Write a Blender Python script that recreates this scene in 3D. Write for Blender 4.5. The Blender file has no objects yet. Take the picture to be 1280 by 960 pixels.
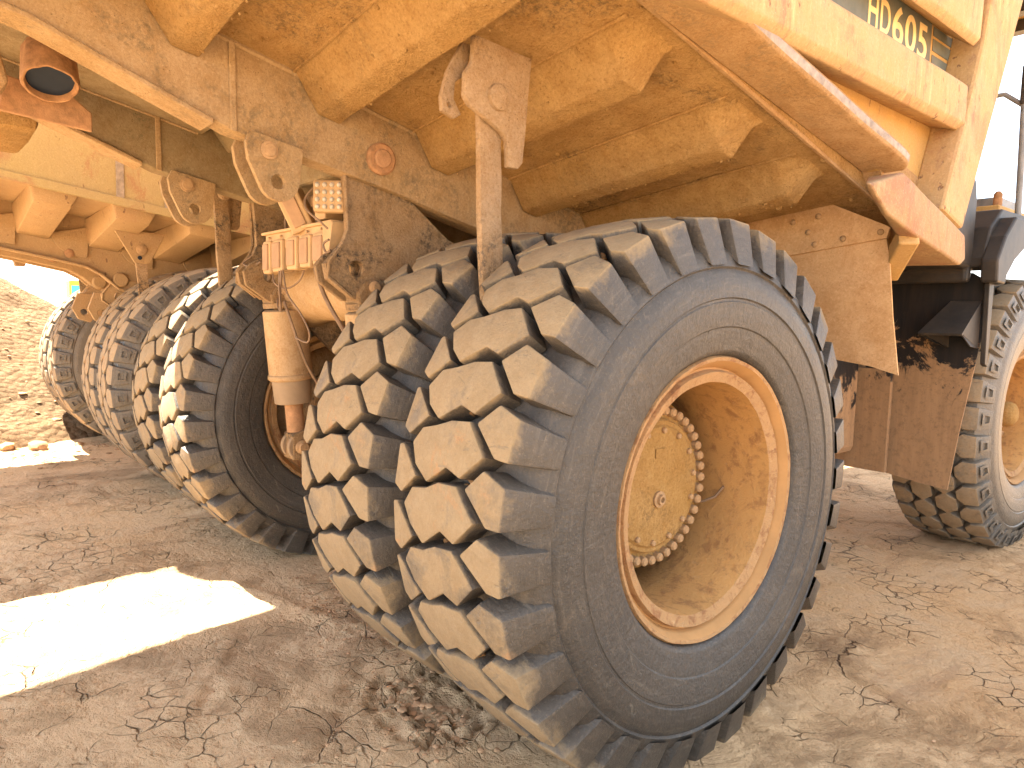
import bpy, bmesh, math, random
import numpy as np
from mathutils import Vector, Matrix, noise
from mathutils.geometry import tessellate_polygon
random.seed(7)
R = math.radians
sc = bpy.context.scene
COL = sc.collection

# ------------------------------------------------------------------ camera
cam = bpy.data.cameras.new("camera")
cam.sensor_width = 36.0
cam.lens = 36.0 * 892.75 / 1280
cam.clip_start = 0.05
cam.clip_end = 3000
co = bpy.data.objects.new("camera", cam)
COL.objects.link(co)
yaw, pit, rol = R(49.9946), R(-5.3824), R(1.4137)
fw = Vector((-math.sin(yaw) * math.cos(pit), math.cos(yaw) * math.cos(pit), math.sin(pit)))
rt = Vector((math.cos(yaw), math.sin(yaw), 0))
up = rt.cross(fw)
r2 = rt * math.cos(rol) + up * math.sin(rol)
u2 = -rt * math.sin(rol) + up * math.cos(rol)
M = Matrix((r2, u2, -fw)).transposed().to_4x4()
M.translation = Vector((3.7511, -2.3002, 1.7049))
co.matrix_world = M
sc.camera = co

# ------------------------------------------------------------------ sky, sun, exposure
SUN = Vector((-0.71, -0.29, 1.0)).normalized()
w = bpy.data.worlds.new("World")
sc.world = w
w.use_nodes = True
nt = w.node_tree
nt.nodes.clear()
wo = nt.nodes.new("ShaderNodeOutputWorld")
bg = nt.nodes.new("ShaderNodeBackground")
sk = nt.nodes.new("ShaderNodeTexSky")
sk.sky_type = 'NISHITA'
sk.sun_disc = False
sk.sun_elevation = math.asin(SUN.z)
sk.sun_rotation = math.atan2(SUN.x, SUN.y)
sk.air_density = 0.75
sk.dust_density = 0.4
sk.ozone_density = 1.0
# soft thin clouds mixed into the sky
tc = nt.nodes.new("ShaderNodeTexCoord")
mpg = nt.nodes.new("ShaderNodeMapping")
mpg.inputs['Scale'].default_value = (1.0, 1.0, 3.0)
ns = nt.nodes.new("ShaderNodeTexNoise")
ns.inputs['Scale'].default_value = 3.2
ns.inputs['Detail'].default_value = 6
rmp = nt.nodes.new("ShaderNodeMapRange")
rmp.inputs['From Min'].default_value = 0.54
rmp.inputs['From Max'].default_value = 0.72
rmp.inputs['To Min'].default_value = 0.5
mxs = nt.nodes.new("ShaderNodeMixRGB")
mxs.inputs['Color2'].default_value = (3.5, 3.35, 3.0, 1)
nt.links.new(tc.outputs['Generated'], mpg.inputs['Vector'])
nt.links.new(mpg.outputs[0], ns.inputs['Vector'])
nt.links.new(ns.outputs[0], rmp.inputs[0])
nt.links.new(rmp.outputs[0], mxs.inputs['Fac'])
nt.links.new(sk.outputs[0], mxs.inputs['Color1'])
nt.links.new(mxs.outputs[0], bg.inputs[0])
bg.inputs[1].default_value = 0.10
nt.links.new(bg.outputs[0], wo.inputs[0])

sl = bpy.data.lights.new("sun", 'SUN')
sl.energy = 4.3
sl.angle = R(0.55)
sl.color = (1.0, 0.90, 0.75)
so = bpy.data.objects.new("sun", sl)
so.rotation_euler = SUN.to_track_quat('Z', 'Y').to_euler()
COL.objects.link(so)
sc.view_settings.view_transform = 'Standard'
sc.view_settings.look = 'None'
sc.view_settings.exposure = 3.12
sc.view_settings.gamma = 1
sc.render.engine = 'CYCLES'
sc.cycles.max_bounces = 10
sc.cycles.diffuse_bounces = 7
sc.cycles.glossy_bounces = 3
sc.cycles.use_denoising = True


# ------------------------------------------------------------------ material helpers
class NB:
    def __init__(s, name):
        s.m = bpy.data.materials.new(name)
        s.m.use_nodes = True
        s.t = s.m.node_tree
        s.t.nodes.clear()
        s.out = s.n("ShaderNodeOutputMaterial")
        s.b = s.n("ShaderNodeBsdfPrincipled")
        s.l(s.b.outputs[0], s.out.inputs[0])
        s.tc = s.n("ShaderNodeTexCoord")
        s.co = s.tc.outputs['Object']

    def n(s, k, **kw):
        x = s.t.nodes.new(k)
        for a, b in kw.items():
            setattr(x, a, b)
        return x

    def l(s, a, b):
        s.t.links.new(a, b)

    def noise(s, scale, detail=5, rough=0.6, dist=0.0, vec=None, out=0):
        x = s.n("ShaderNodeTexNoise")
        x.inputs['Scale'].default_value = scale
        x.inputs['Detail'].default_value = detail
        x.inputs['Roughness'].default_value = rough
        x.inputs['Distortion'].default_value = dist
        s.l(vec or s.co, x.inputs['Vector'])
        return x.outputs[out]

    def vor(s, scale, feature='F1', vec=None, out=0):
        x = s.n("ShaderNodeTexVoronoi", feature=feature)
        x.inputs['Scale'].default_value = scale
        s.l(vec or s.co, x.inputs['Vector'])
        return x.outputs[out]

    def mapped(s, scale=(1, 1, 1), vec=None):
        x = s.n("ShaderNodeMapping")
        x.inputs['Scale'].default_value = scale
        s.l(vec or s.co, x.inputs['Vector'])
        return x.outputs[0]

    def rng(s, v, a, b, c=0.0, d=1.0):
        x = s.n("ShaderNodeMapRange")
        x.inputs['From Min'].default_value = a
        x.inputs['From Max'].default_value = b
        x.inputs['To Min'].default_value = c
        x.inputs['To Max'].default_value = d
        s.l(v, x.inputs[0])
        return x.outputs[0]

    def math(s, op, a, b=None):
        x = s.n("ShaderNodeMath", operation=op)
        for i, v in enumerate((a, b)):
            if v is None:
                continue
            if isinstance(v, (int, float)):
                x.inputs[i].default_value = v
            else:
                s.l(v, x.inputs[i])
        return x.outputs[0]

    def mix(s, f, a, b, mode='MIX'):
        x = s.n("ShaderNodeMixRGB", blend_type=mode)
        for i, v in enumerate((f, a, b)):
            if isinstance(v, (int, float)):
                x.inputs[i].default_value = v
            elif isinstance(v, tuple):
                x.inputs[i].default_value = (*v, 1) if len(v) == 3 else v
            else:
                s.l(v, x.inputs[i])
        return x.outputs[0]

    def sep(s, v, i):
        x = s.n("ShaderNodeSeparateXYZ")
        s.l(v, x.inputs[0])
        return x.outputs[i]

    def done(s, color, rough=0.85, bump=None, strength=0.4, dist=0.01, metal=0.0, spec=0.3):
        i = s.b.inputs
        if isinstance(color, tuple):
            i['Base Color'].default_value = (*color, 1)
        else:
            s.l(color, i['Base Color'])
        if isinstance(rough, (int, float)):
            i['Roughness'].default_value = rough
        else:
            s.l(rough, i['Roughness'])
        i['Metallic'].default_value = metal
        i['Specular IOR Level'].default_value = spec
        if bump is not None:
            x = s.n("ShaderNodeBump")
            x.inputs['Strength'].default_value = strength
            x.inputs['Distance'].default_value = dist
            s.l(bump, x.inputs['Height'])
            s.l(x.outputs[0], i['Normal'])
        return s.m


DUST = (0.40, 0.265, 0.14)
DUST2 = (0.40, 0.215, 0.085)


def mat_mud(name, base=(0.47, 0.28, 0.105), dark=(0.15, 0.10, 0.055), grain=1.0, darkamt=0.8, str_=0.6):
    """steel caked in dried mud, with dark worn patches and grit"""
    b = NB(name)
    n1 = b.noise(1.6, 4, 0.6)
    n2 = b.noise(9, 8, 0.72, 0.5)
    n3 = b.noise(85, 5, 0.8)
    c = b.mix(b.rng(n1, 0.35, 0.65), base, tuple(v * f for v, f in zip(base, (1.10, 1.15, 1.32))))
    c = b.mix(b.math('MULTIPLY', b.rng(n2, 0.42, 0.66), 0.6), c, tuple(v * f for v, f in zip(base, (0.72, 0.62, 0.5))))
    # fine grit: pale and dark grains
    c = b.mix(b.math('MULTIPLY', b.rng(n3, 0.52, 0.66), 0.35 + 0.25 * grain), c, tuple(v * f for v, f in zip(base, (0.50, 0.45, 0.40))))
    c = b.mix(b.math('MULTIPLY', b.rng(n3, 0.46, 0.34), 0.45), c, tuple(min(0.8, v * f) for v, f in zip(base, (1.35, 1.5, 1.9))))
    dk = b.math('MULTIPLY', b.rng(b.noise(2.6, 9, 0.72, 0.6), 0.50, 0.62), b.rng(b.noise(42, 6, 0.8), 0.44, 0.58))
    c = b.mix(b.math('MULTIPLY', dk, darkamt), c, dark)
    sp = b.rng(b.vor(60, 'F1'), 0.0, 0.22, 1.0, 0.0)
    spm = b.math('MULTIPLY', sp, b.rng(b.noise(10, 4), 0.50, 0.60))
    c = b.mix(b.math('MULTIPLY', spm, 0.65), c, (0.12, 0.07, 0.03))
    h = b.math('ADD', b.math('MULTIPLY', n3, 0.5 * grain), b.math('MULTIPLY', b.noise(24, 7, 0.75), 1.1 * grain))
    h = b.math('ADD', h, b.math('MULTIPLY', n2, 1.2 * grain))
    h = b.math('SUBTRACT', h, b.math('MULTIPLY', spm, 0.4))
    return b.done(c, 0.93, h, min(1.0, str_ * 1.5), 0.028, 0, 0.12)


def mat_paint(name, paint=(0.46, 0.28, 0.095), dust=DUST, dustamt=0.6, rust=0.25, streak=0.5, rough=0.7):
    """old yellow paint with dust film, rust blooms, vertical streaks and chips"""
    b = NB(name)
    n1 = b.noise(1.3, 5, 0.6, 0.3)
    c = b.mix(b.rng(n1, 0.3, 0.7, dustamt - 0.3, dustamt + 0.3), paint, dust)
    st = b.noise(1.0, 6, 0.7, 0.2, b.mapped((24, 24, 4.2)))
    msk = b.rng(b.noise(1.9, 4, .6), .38, .62)
    c = b.mix(b.math('MULTIPLY', b.math('MULTIPLY', b.rng(st, 0.54, 0.66), msk), streak), c, (0.25, 0.135, 0.085))
    c = b.mix(b.math('MULTIPLY', b.math('MULTIPLY', b.rng(st, 0.45, 0.3), msk), streak * 0.6), c, (0.72, 0.50, 0.27))
    rs = b.math('MULTIPLY', b.rng(b.noise(3.1, 8, 0.7, 0.8), 0.52, 0.62), rust)
    c = b.mix(rs, c, (0.30, 0.125, 0.07))
    ch = b.math('MULTIPLY', b.rng(b.noise(1.0, 3, 0.6, 0, b.mapped((30, 30, 12))), 0.66, 0.69), b.rng(b.noise(2.2, 3), 0.42, 0.55))
    c = b.mix(b.math('MULTIPLY', ch, 0.8), c, (0.14, 0.07, 0.045))
    sp = b.noise(90, 5, 0.8)
    c = b.mix(b.math('MULTIPLY', b.rng(sp, 0.54, 0.66), 0.35), c, (0.25, 0.14, 0.07))
    c = b.mix(b.math('MULTIPLY', b.rng(sp, 0.45, 0.34), 0.25), c, (0.72, 0.55, 0.34))
    h = b.math('ADD', b.math('MULTIPLY', b.noise(60, 5, .7), 0.6), b.math('SUBTRACT', b.noise(6, 6, .65), b.math('MULTIPLY', ch, 0.6)))
    return b.done(c, b.rng(b.noise(8, 4), 0.3, 0.7, rough - 0.08, rough + 0.12), h, 0.5, 0.014, 0, 0.3)


def mat_black(name, low=1.1, high=1.9):
    """black painted plate, mud spattered towards its foot"""
    b = NB(name)
    z = b.sep(b.co, 2)
    n = b.noise(3.2, 10, 0.72, 0.7)
    lev = b.math('ADD', b.rng(z, low, high, 0.85, -0.10), b.rng(n, 0.3, 0.7, -0.42, 0.52))
    m = b.math('MULTIPLY', b.rng(lev, 0.42, 0.52), b.rng(b.noise(30, 7, .8), .36, .5, .7, 1))
    st = b.noise(1.0, 5, 0.65, 0.2, b.mapped((22, 22, 2.0)))
    c0 = b.mix(b.math('MULTIPLY', b.rng(st, 0.4, 0.75), 0.30), (0.012, 0.012, 0.013), (0.07, 0.045, 0.03))
    mud = b.mix(b.rng(st, 0.35, 0.7), (0.36, 0.215, 0.11), (0.28, 0.165, 0.085))
    c = b.mix(m, c0, mud)
    h = b.math('ADD', b.math('MULTIPLY', m, 0.8), b.math('MULTIPLY', b.noise(40, 5), 0.4))
    return b.done(c, b.rng(m, 0, 1, 0.48, 0.95), h, 0.4, 0.006, 0, 0.3)


def mat_rubber(name, dustc=(0.275, 0.205, 0.12), rub=(0.024, 0.024, 0.024), film=0.6):
    """tyre rubber; the vertex attribute 'dust' says where soil has rubbed on (the running faces)"""
    b = NB(name)
    a = b.n("ShaderNodeAttribute", attribute_name='dust')
    n = b.noise(7, 7, 0.7, 0.3)
    d = b.math('ADD', a.outputs['Fac'], b.rng(n, 0.3, 0.7, -0.22, 0.24))
    m = b.rng(d, 0.70, 0.98)
    film_ = b.math('MULTIPLY', b.rng(b.noise(2.4, 8, 0.7, 0.5), 0.35, 0.75), film)
    px_, py_, pz_ = (b.sep(b.co, i) for i in range(3))
    cmb = b.n("ShaderNodeCombineXYZ")
    b.l(b.math('MULTIPLY', b.math('SQRT', b.math('ADD', b.math('MULTIPLY', py_, py_), b.math('MULTIPLY', pz_, pz_))), 55.0), cmb.inputs[0])
    b.l(b.math('MULTIPLY', b.math('ARCTAN2', pz_, py_), 5.0), cmb.inputs[1])
    b.l(b.math('MULTIPLY', px_, 9.0), cmb.inputs[2])
    scr = b.noise(1.0, 7, 0.75, 0.6, cmb.outputs[0])
    film_ = b.math('MAXIMUM', film_, b.math('MULTIPLY', b.rng(b.noise(5, 7, 0.75, 1.2), 0.55, 0.68), 0.9))
    c0 = b.mix(b.math('ADD', b.math('ADD', b.math('MULTIPLY', film_, 0.30), 0.06), b.math('MULTIPLY', a.outputs['Fac'], 0.17)), rub, (0.19, 0.145, 0.10))
    c0 = b.mix(b.math('MULTIPLY', b.rng(scr, 0.53, 0.70), 0.30), c0, (0.20, 0.17, 0.13))
    c0 = b.mix(b.math('MULTIPLY', b.rng(scr, 0.44, 0.32), 0.5), c0, (0.018, 0.018, 0.020))
    dc = b.mix(b.rng(b.noise(14, 5, 0.7), 0.35, 0.7), dustc, tuple(v * f for v, f in zip(dustc, (0.82, 0.78, 0.72))))
    dc = b.mix(b.math('MULTIPLY', b.rng(b.noise(3.5, 6, 0.75, 0.8), 0.62, 0.72), 0.7), dc, (0.36, 0.18, 0.075))
    c = b.mix(m, c0, dc)
    fg = b.noise(95, 5, 0.8)
    c = b.mix(b.math('MULTIPLY', b.rng(fg, 0.54, 0.68), 0.28), c, (0.10, 0.075, 0.05))
    c = b.mix(b.math('MULTIPLY', b.rng(fg, 0.45, 0.32), 0.14), c, (0.50, 0.40, 0.28))
    nick = b.rng(b.noise(1.0, 4, 0.7, 0.6, b.mapped((9, 30, 14))), 0.63, 0.66)
    c = b.mix(b.math('MULTIPLY', nick, 0.35), c, (0.15, 0.13, 0.10))
    h = b.math('ADD', b.noise(45, 6, 0.7), b.math('MULTIPLY', b.noise(11, 4), 0.7))
    h = b.math('SUBTRACT', h, b.math('MULTIPLY', nick, 0.5))
    return b.done(c, b.rng(m, 0, 1, 0.44, 0.92), h, 0.5, 0.014, 0, 0.45)


def mat_rim(name, base=(0.38, 0.225, 0.105), flake=0.8):
    b = NB(name)
    n = b.noise(16, 8, 0.72, 0.4)
    c = b.mix(b.rng(b.noise(3, 5), 0.35, 0.65), base, tuple(v * 1.15 for v in base))
    c = b.mix(b.math('MULTIPLY', b.rng(n, 0.5, 0.62), flake), c, (0.24, 0.11, 0.05))
    c = b.mix(b.math('MULTIPLY', b.rng(b.noise(33, 6, 0.7), 0.6, 0.7), flake * .8), c, (0.56, 0.38, 0.21))
    return b.done(c, 0.85, b.math('ADD', n, b.noise(60, 5, .75)), 0.8, 0.014, 0, 0.2)


def mat_plain(name, col, rough=0.7, var=0.25, scale=8, dust=0.0, bump=0.15, spec=0.3, metal=0.0):
    b = NB(name)
    n = b.noise(scale, 6, 0.65, 0.3)
    c = b.mix(b.rng(n, 0.3, 0.7), tuple(v * (1 - var) for v in col), tuple(min(1, v * (1 + var)) for v in col))
    if dust:
        c = b.mix(b.math('MULTIPLY', b.rng(b.noise(4, 7, 0.7), 0.3, 0.65), dust), c, DUST)
    return b.done(c, rough, b.noise(scale * 6, 4), bump, 0.005, metal, spec)


MUD = mat_mud("mud_caked_steel")
FLAP = mat_mud("dusty_flap", (0.50, 0.30, 0.135), (0.30, 0.19, 0.10), 0.25, 0.25, 0.2)
MUDRIB = mat_mud("mud_caked_rib", (0.49, 0.295, 0.11), grain=1.25, darkamt=0.35, str_=0.6)
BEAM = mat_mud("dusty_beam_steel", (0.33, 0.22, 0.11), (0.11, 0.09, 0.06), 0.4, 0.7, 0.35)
DARKBEAM = mat_mud("shade_toned_beam_steel", (0.22, 0.16, 0.085), (0.09, 0.085, 0.05), 0.35, 0.6, 0.3)  # darker beam steel, the shade between the beams put into its colour
CHASSIS = mat_mud("speckled_chassis_steel", (0.31, 0.20, 0.10), (0.045, 0.04, 0.036), 0.8, 1.0, 0.5)
PAINT = mat_paint("streaked_yellow_paint", rust=0.45, streak=0.9)
PANEL = mat_paint("yellow_panel_paint", (0.48, 0.29, 0.085), (0.42, 0.265, 0.12), 0.4, 0.12, 0.2)
RAILRED = mat_paint("rusty_rail_paint", (0.37, 0.245, 0.115), (0.30, 0.18, 0.095), 0.5, 0.6, 1.0)
LIPM = mat_mud("dusty_lip_steel", (0.38, 0.235, 0.11), (0.20, 0.14, 0.08), 0.5, 0.6, 0.4)
WORN = mat_plain("worn_bare_edge", (0.29, 0.235, 0.195), 0.7, 0.35, 20)
FAR = mat_paint("far_truck_paint", (0.37, 0.24, 0.115), (0.36, 0.235, 0.12), 0.5, 0.12, 0.10)
FARPANEL = mat_paint("far_truck_panel_paint", (0.38, 0.29, 0.13), (0.36, 0.265, 0.15), 0.35, 0.55, 0.15)
BLACK = mat_black("black_mudguard_paint")
BLACKC = mat_plain("black_fender_paint", (0.016, 0.017, 0.019), 0.5, 0.3, 4, 0.10)
RUB = mat_rubber("worn_tyre_rubber")
RUBF = mat_rubber("dusty_tyre_rubber", (0.32, 0.235, 0.145), (0.12, 0.105, 0.085), 0.85)
RIM = mat_rim("rusty_rim_steel")
RIMSM = mat_plain("rust_orange_rim_band", (0.40, 0.22, 0.085), 0.75, 0.15, 6)
BARREL = mat_rim("rusty_rim_barrel", (0.52, 0.29, 0.105), 0.55)
HUB = mat_mud("yellow_hub_paint", (0.35, 0.205, 0.068), (0.16, 0.10, 0.05), 0.7, 0.75, 0.4)
BOLT = mat_plain("dusty_bolt_steel", (0.34, 0.215, 0.11), 0.8, 0.3, 30)
RUSTY = mat_plain("rust", (0.33, 0.17, 0.08), 0.9, 0.4, 25, 0.2, 0.4)
RUSTPIN = mat_plain("rusty_pin_steel", (0.34, 0.185, 0.095), 0.9, 0.3, 25, 0.2, 0.4)
EJECT = mat_mud("worn_bar_steel", (0.42, 0.28, 0.15), (0.085, 0.075, 0.065), 0.8, 1.0, 0.6)
LAMP = mat_plain("dusty_lamp_body", (0.42, 0.275, 0.14), 0.75, 0.15, 10)
LAMP2 = mat_plain("muddy_lamp_lens", (0.33, 0.20, 0.11), 0.7, 0.2, 10)
LENS = mat_plain("led_lens", (0.45, 0.40, 0.32), 0.4, 0.2, 40)
CABLE = mat_plain("dusty_cable", (0.20, 0.13, 0.08), 0.8)
CYL = mat_mud("dusty_cylinder_paint", (0.38, 0.25, 0.125), (0.2, 0.14, 0.08), 0.2, 0.3, 0.15)
CYL2 = mat_plain("grey_cylinder_sleeve", (0.25, 0.18, 0.115), 0.8, 0.2, 6, 0.3)
DARK = mat_plain("void_shade_paint", (0.008, 0.015, 0.030), 0.6, 0.1)
DECAL = mat_plain("slate_decal", (0.10, 0.125, 0.115), 0.6, 0.25, 7, 0.22)
LETTER = mat_plain("cream_letter_decal", (0.78, 0.60, 0.30), 0.6, 0.12, 12, 0.15)
GREY = mat_plain("grey_rail_paint", (0.20, 0.20, 0.20), 0.5)
CLOD = mat_plain("dry_soil_lump", (0.48, 0.30, 0.17), 0.97, 0.35, 12, 0, 0.6, 0.05)
SIDEMARK = mat_plain("moulded_rubber", (0.06, 0.055, 0.048), 0.7, 0.3, 20, 0.15)
PACKED = mat_plain("packed_soil", (0.22, 0.125, 0.06), 0.97, 0.35, 25, 0, 0.8, 0.05)
TEAL = mat_plain("teal_cab_glass", (0.05, 0.35, 0.42), 0.2, 0.1)
MYEL = mat_plain("machine_yellow", (0.75, 0.42, 0.05), 0.5, 0.1)


# ------------------------------------------------------------------ object helpers
def props(o, **kw):
    for k, v in kw.items():
        o[k] = v
    return o


def thing(name, label, cat, loc=(0, 0, 0), group=None):
    o = bpy.data.objects.new(name, None)
    o.empty_display_size = 0.3
    COL.objects.link(o)
    o.location = loc
    props(o, label=label, category=cat)
    if group:
        o['group'] = group
    return o


def link(name, me, parent=None, mats=None, label=None, kind=None):
    o = bpy.data.objects.new(name, me)
    COL.objects.link(o)
    if parent is not None:
        o.parent = parent
    if mats is not None:
        for m in (mats if isinstance(mats, (list, tuple)) else [mats]):
            me.materials.append(m)
    if label:
        o['label'] = label
    if kind:
        o['kind'] = kind
    return o


def bm_done(bm, name, mats, parent=None, bevel=0.0, seg=2, smooth=None, rough=None, label=None, kind=None):
    bmesh.ops.recalc_face_normals(bm, faces=bm.faces[:])
    if rough:                                    # (edge length, amplitude, frequency): dents and uneven caking
        ln, amp, fr = rough
        for _ in range(9):
            es = [e for e in bm.edges if e.calc_length() > ln]
            if not es or len(bm.verts) > 9000:
                break
            bmesh.ops.subdivide_edges(bm, edges=es, cuts=1, use_grid_fill=False)
        bmesh.ops.triangulate(bm, faces=[f for f in bm.faces if len(f.verts) > 4])
    if bevel:
        es = [e for e in bm.edges if len(e.link_faces) == 2 and e.calc_face_angle(0) > R(28)]
        if es:
            bmesh.ops.bevel(bm, geom=es, offset=bevel, segments=seg, affect='EDGES', clamp_overlap=True, profile=0.5)
    if rough:
        for v in bm.verts:
            d = noise.noise_vector(v.co * rough[2]) * rough[1] + noise.noise_vector(v.co * rough[2] * 3.1) * rough[1] * 0.4
            v.co += d
    me = bpy.data.meshes.new(name)
    bm.to_mesh(me)
    bm.free()
    if smooth is not None or rough:
        me.polygons.foreach_set('use_smooth', [True] * len(me.polygons))
        me.set_sharp_from_angle(angle=R(smooth or 35))
    return link(name, me, parent, mats, label, kind)


def add_prism(bm, poly, axis, a, b, mi=0, holes=()):
    """extrude the outline poly (2D, in the plane normal to axis) from a to b; holes are outlines too"""
    def P(q, t):
        return {'x': (t, q[0], q[1]), 'y': (q[0], t, q[1]), 'z': (q[0], q[1], t)}[axis]
    loops = [list(poly)] + [list(h) for h in holes]
    rings = []
    for lp in loops:
        rings.append(([bm.verts.new(P(q, a)) for q in lp], [bm.verts.new(P(q, b)) for q in lp]))
    if holes:
        tess = tessellate_polygon([[Vector((q[0], q[1], 0)) for q in lp] for lp in loops])
        fa = [v for r_ in rings for v in r_[0]]
        fb = [v for r_ in rings for v in r_[1]]
        for t in tess:
            for ff in (fa, fb):
                try:
                    bm.faces.new([ff[i] for i in t]).material_index = mi
                except ValueError:
                    pass
    else:
        bm.faces.new(rings[0][0]).material_index = mi
        bm.faces.new(rings[0][1]).material_index = mi
    for A, B in rings:
        n = len(A)
        for i in range(n):
            bm.faces.new((A[i], A[(i + 1) % n], B[(i + 1) % n], B[i])).material_index = mi


def add_hex(bm, lo, hi, mi=0):
    """box from two quads of four corners each"""
    A = [bm.verts.new(p) for p in lo]
    B = [bm.verts.new(p) for p in hi]
    bm.faces.new(A).material_index = mi
    bm.faces.new(B).material_index = mi
    for i in range(4):
        bm.faces.new((A[i], A[(i + 1) % 4], B[(i + 1) % 4], B[i])).material_index = mi


def add_box(bm, x, y, z, mi=0):
    add_hex(bm, [(x[0], y[0], z[0]), (x[1], y[0], z[0]), (x[1], y[1], z[0]), (x[0], y[1], z[0])],
            [(x[0], y[0], z[1]), (x[1], y[0], z[1]), (x[1], y[1], z[1]), (x[0], y[1], z[1])], mi)


def add_tube(bm, path, r, n=10, cap=True, mi=0):
    path = [Vector(p) for p in path]
    rs = r if isinstance(r, (list, tuple)) else [r] * len(path)
    prev = None
    first = last = None
    ref = None
    for i, p in enumerate(path):
        d = (path[min(i + 1, len(path) - 1)] - path[max(i - 1, 0)]).normalized()
        if ref is None:
            ref = d.orthogonal().normalized()
        ref = (ref - d * ref.dot(d)).normalized()
        s = d.cross(ref)
        ring = [bm.verts.new(p + (ref * math.cos(2 * math.pi * k / n) + s * math.sin(2 * math.pi * k / n)) * rs[i]) for k in range(n)]
        if prev:
            for k in range(n):
                bm.faces.new((prev[k], prev[(k + 1) % n], ring[(k + 1) % n], ring[k])).material_index = mi
        else:
            first = ring
        prev = ring
        last = ring
    if cap:
        bm.faces.new(first).material_index = mi
        bm.faces.new(last).material_index = mi


def add_lathe(bm, prof, c=(0, 0, 0), axis='x', n=64, closed=False, mis=None, sgn=1):
    """revolve (s, r) about an axis through c"""
    rings = []
    for s, r in prof:
        s *= sgn
        ring = []
        for k in range(n):
            a = 2 * math.pi * k / n
            if axis == 'x':
                q = (c[0] + s, c[1] + r * math.cos(a), c[2] + r * math.sin(a))
            elif axis == 'y':
                q = (c[0] + r * math.cos(a), c[1] + s, c[2] + r * math.sin(a))
            else:
                q = (c[0] + r * math.cos(a), c[1] + r * math.sin(a), c[2] + s)
            ring.append(bm.verts.new(q))
        rings.append(ring)
    m = len(rings)
    for i in range(m if closed else m - 1):
        A, B = rings[i], rings[(i + 1) % m]
        for k in range(n):
            f = bm.faces.new((A[k], A[(k + 1) % n], B[(k + 1) % n], B[k]))
            f.material_index = mis[i] if mis else 0
    if not closed:
        for rg in (rings[0], rings[-1]):
            bm.faces.new(rg)


def circle(cx, cy, r, n=20, a0=0.0, a1=2 * math.pi):
    full = abs(a1 - a0 - 2 * math.pi) < 1e-6
    return [(cx + r * math.cos(a0 + (a1 - a0) * k / (n if full else n - 1)), cy + r * math.sin(a0 + (a1 - a0) * k / (n if full else n - 1))) for k in range(n)]


def prism(name, poly, axis, a, b, mat, parent, bevel=0.004, holes=(), rough=None, seg=2, label=None):
    bm = bmesh.new()
    add_prism(bm, poly, axis, a, b, 0, holes)
    return bm_done(bm, name, mat, parent, bevel, seg, rough=rough, label=label)


def box(name, x, y, z, mat, parent, bevel=0.004, rough=None, label=None):
    bm = bmesh.new()
    add_box(bm, x, y, z)
    return bm_done(bm, name, mat, parent, bevel, rough=rough, label=label)


def tube(name, path, r, mat, parent, n=12, label=None):
    bm = bmesh.new()
    add_tube(bm, path, r, n)
    return bm_done(bm, name, mat, parent, 0, smooth=50, label=label)


def lathe(name, prof, c, axis, mat, parent, n=64, closed=False, mis=None, sgn=1, smooth=35, label=None):
    bm = bmesh.new()
    add_lathe(bm, prof, c, axis, n, closed, mis, sgn)
    return bm_done(bm, name, mat, parent, 0, smooth=smooth, label=label)


def hexbolt(name, c, axis, r, h, mat, parent, n=6):
    bm = bmesh.new()
    add_lathe(bm, [(0, r), (h * 0.75, r), (h, r * 0.75)], c, axis, n)
    return bm_done(bm, name, mat, parent, 0)


# ------------------------------------------------------------------ tyres
NL = 33                                         # lugs round the tyre
PITCH = 2 * math.pi / NL


def bend(s, t, r):                              # s across, t in pitches round, r radius
    a = -t * PITCH
    return (s, r * math.cos(a), r * math.sin(a))


def rtop(s, R0=1.07):
    return R0 - 0.018 * (abs(s) / 0.285) ** 2.2


def lug_mesh(poly, flank=None, depth=0.095, spread=0.006, bev=0.009):
    """one tread block: running face, chamfered walls; flank=(s, r) pulls the outer vertices down the sidewall"""
    bm = bmesh.new()
    cs = sum(p[0] for p in poly) / len(poly)
    ct = sum(p[1] for p in poly) / len(poly)
    top, bot = [], []
    for s, t in poly:
        top.append(bm.verts.new(bend(s, t, rtop(s))))
        if flank and abs(s) > 0.27:
            f = -1 if s < 0 else 1
            bot.append(bm.verts.new(bend(f * flank[0], ct + (t - ct) * 0.86, flank[1])))
        else:
            ds, dt = s - cs, (t - ct) * 0.2
            l = math.hypot(ds, dt) or 1
            bot.append(bm.verts.new(bend(s + ds / l * spread, t + (dt / l * spread) / 0.2, 1.07 - depth)))
    n = len(poly)
    bm.faces.new(top)
    for i in range(n):
        bm.faces.new((top[i], bot[i], bot[(i + 1) % n], top[(i + 1) % n]))
    bmesh.ops.recalc_face_normals(bm, faces=bm.faces[:])
    es = [e for e in bm.edges if len(e.link_faces) == 2 and e.calc_face_angle(0) > R(12)]
    bmesh.ops.bevel(bm, geom=es, offset=bev, segments=2, affect='EDGES', clamp_overlap=True, profile=0.6)
    bmesh.ops.triangulate(bm, faces=[f for f in bm.faces if len(f.verts) > 4])
    bm.verts.index_update()
    V = np.array([v.co[:] for v in bm.verts])
    F = [[v.index for v in f.verts] for f in bm.faces]
    bm.free()
    rad = np.hypot(V[:, 1], V[:, 2])
    top_r = rtop(V[:, 0])
    dust = np.clip(1 - (top_r - rad) / 0.035, 0, 1)
    dust = np.where(np.abs(V[:, 0]) > 0.292, 0.12, dust)
    return V, F, dust


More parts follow.
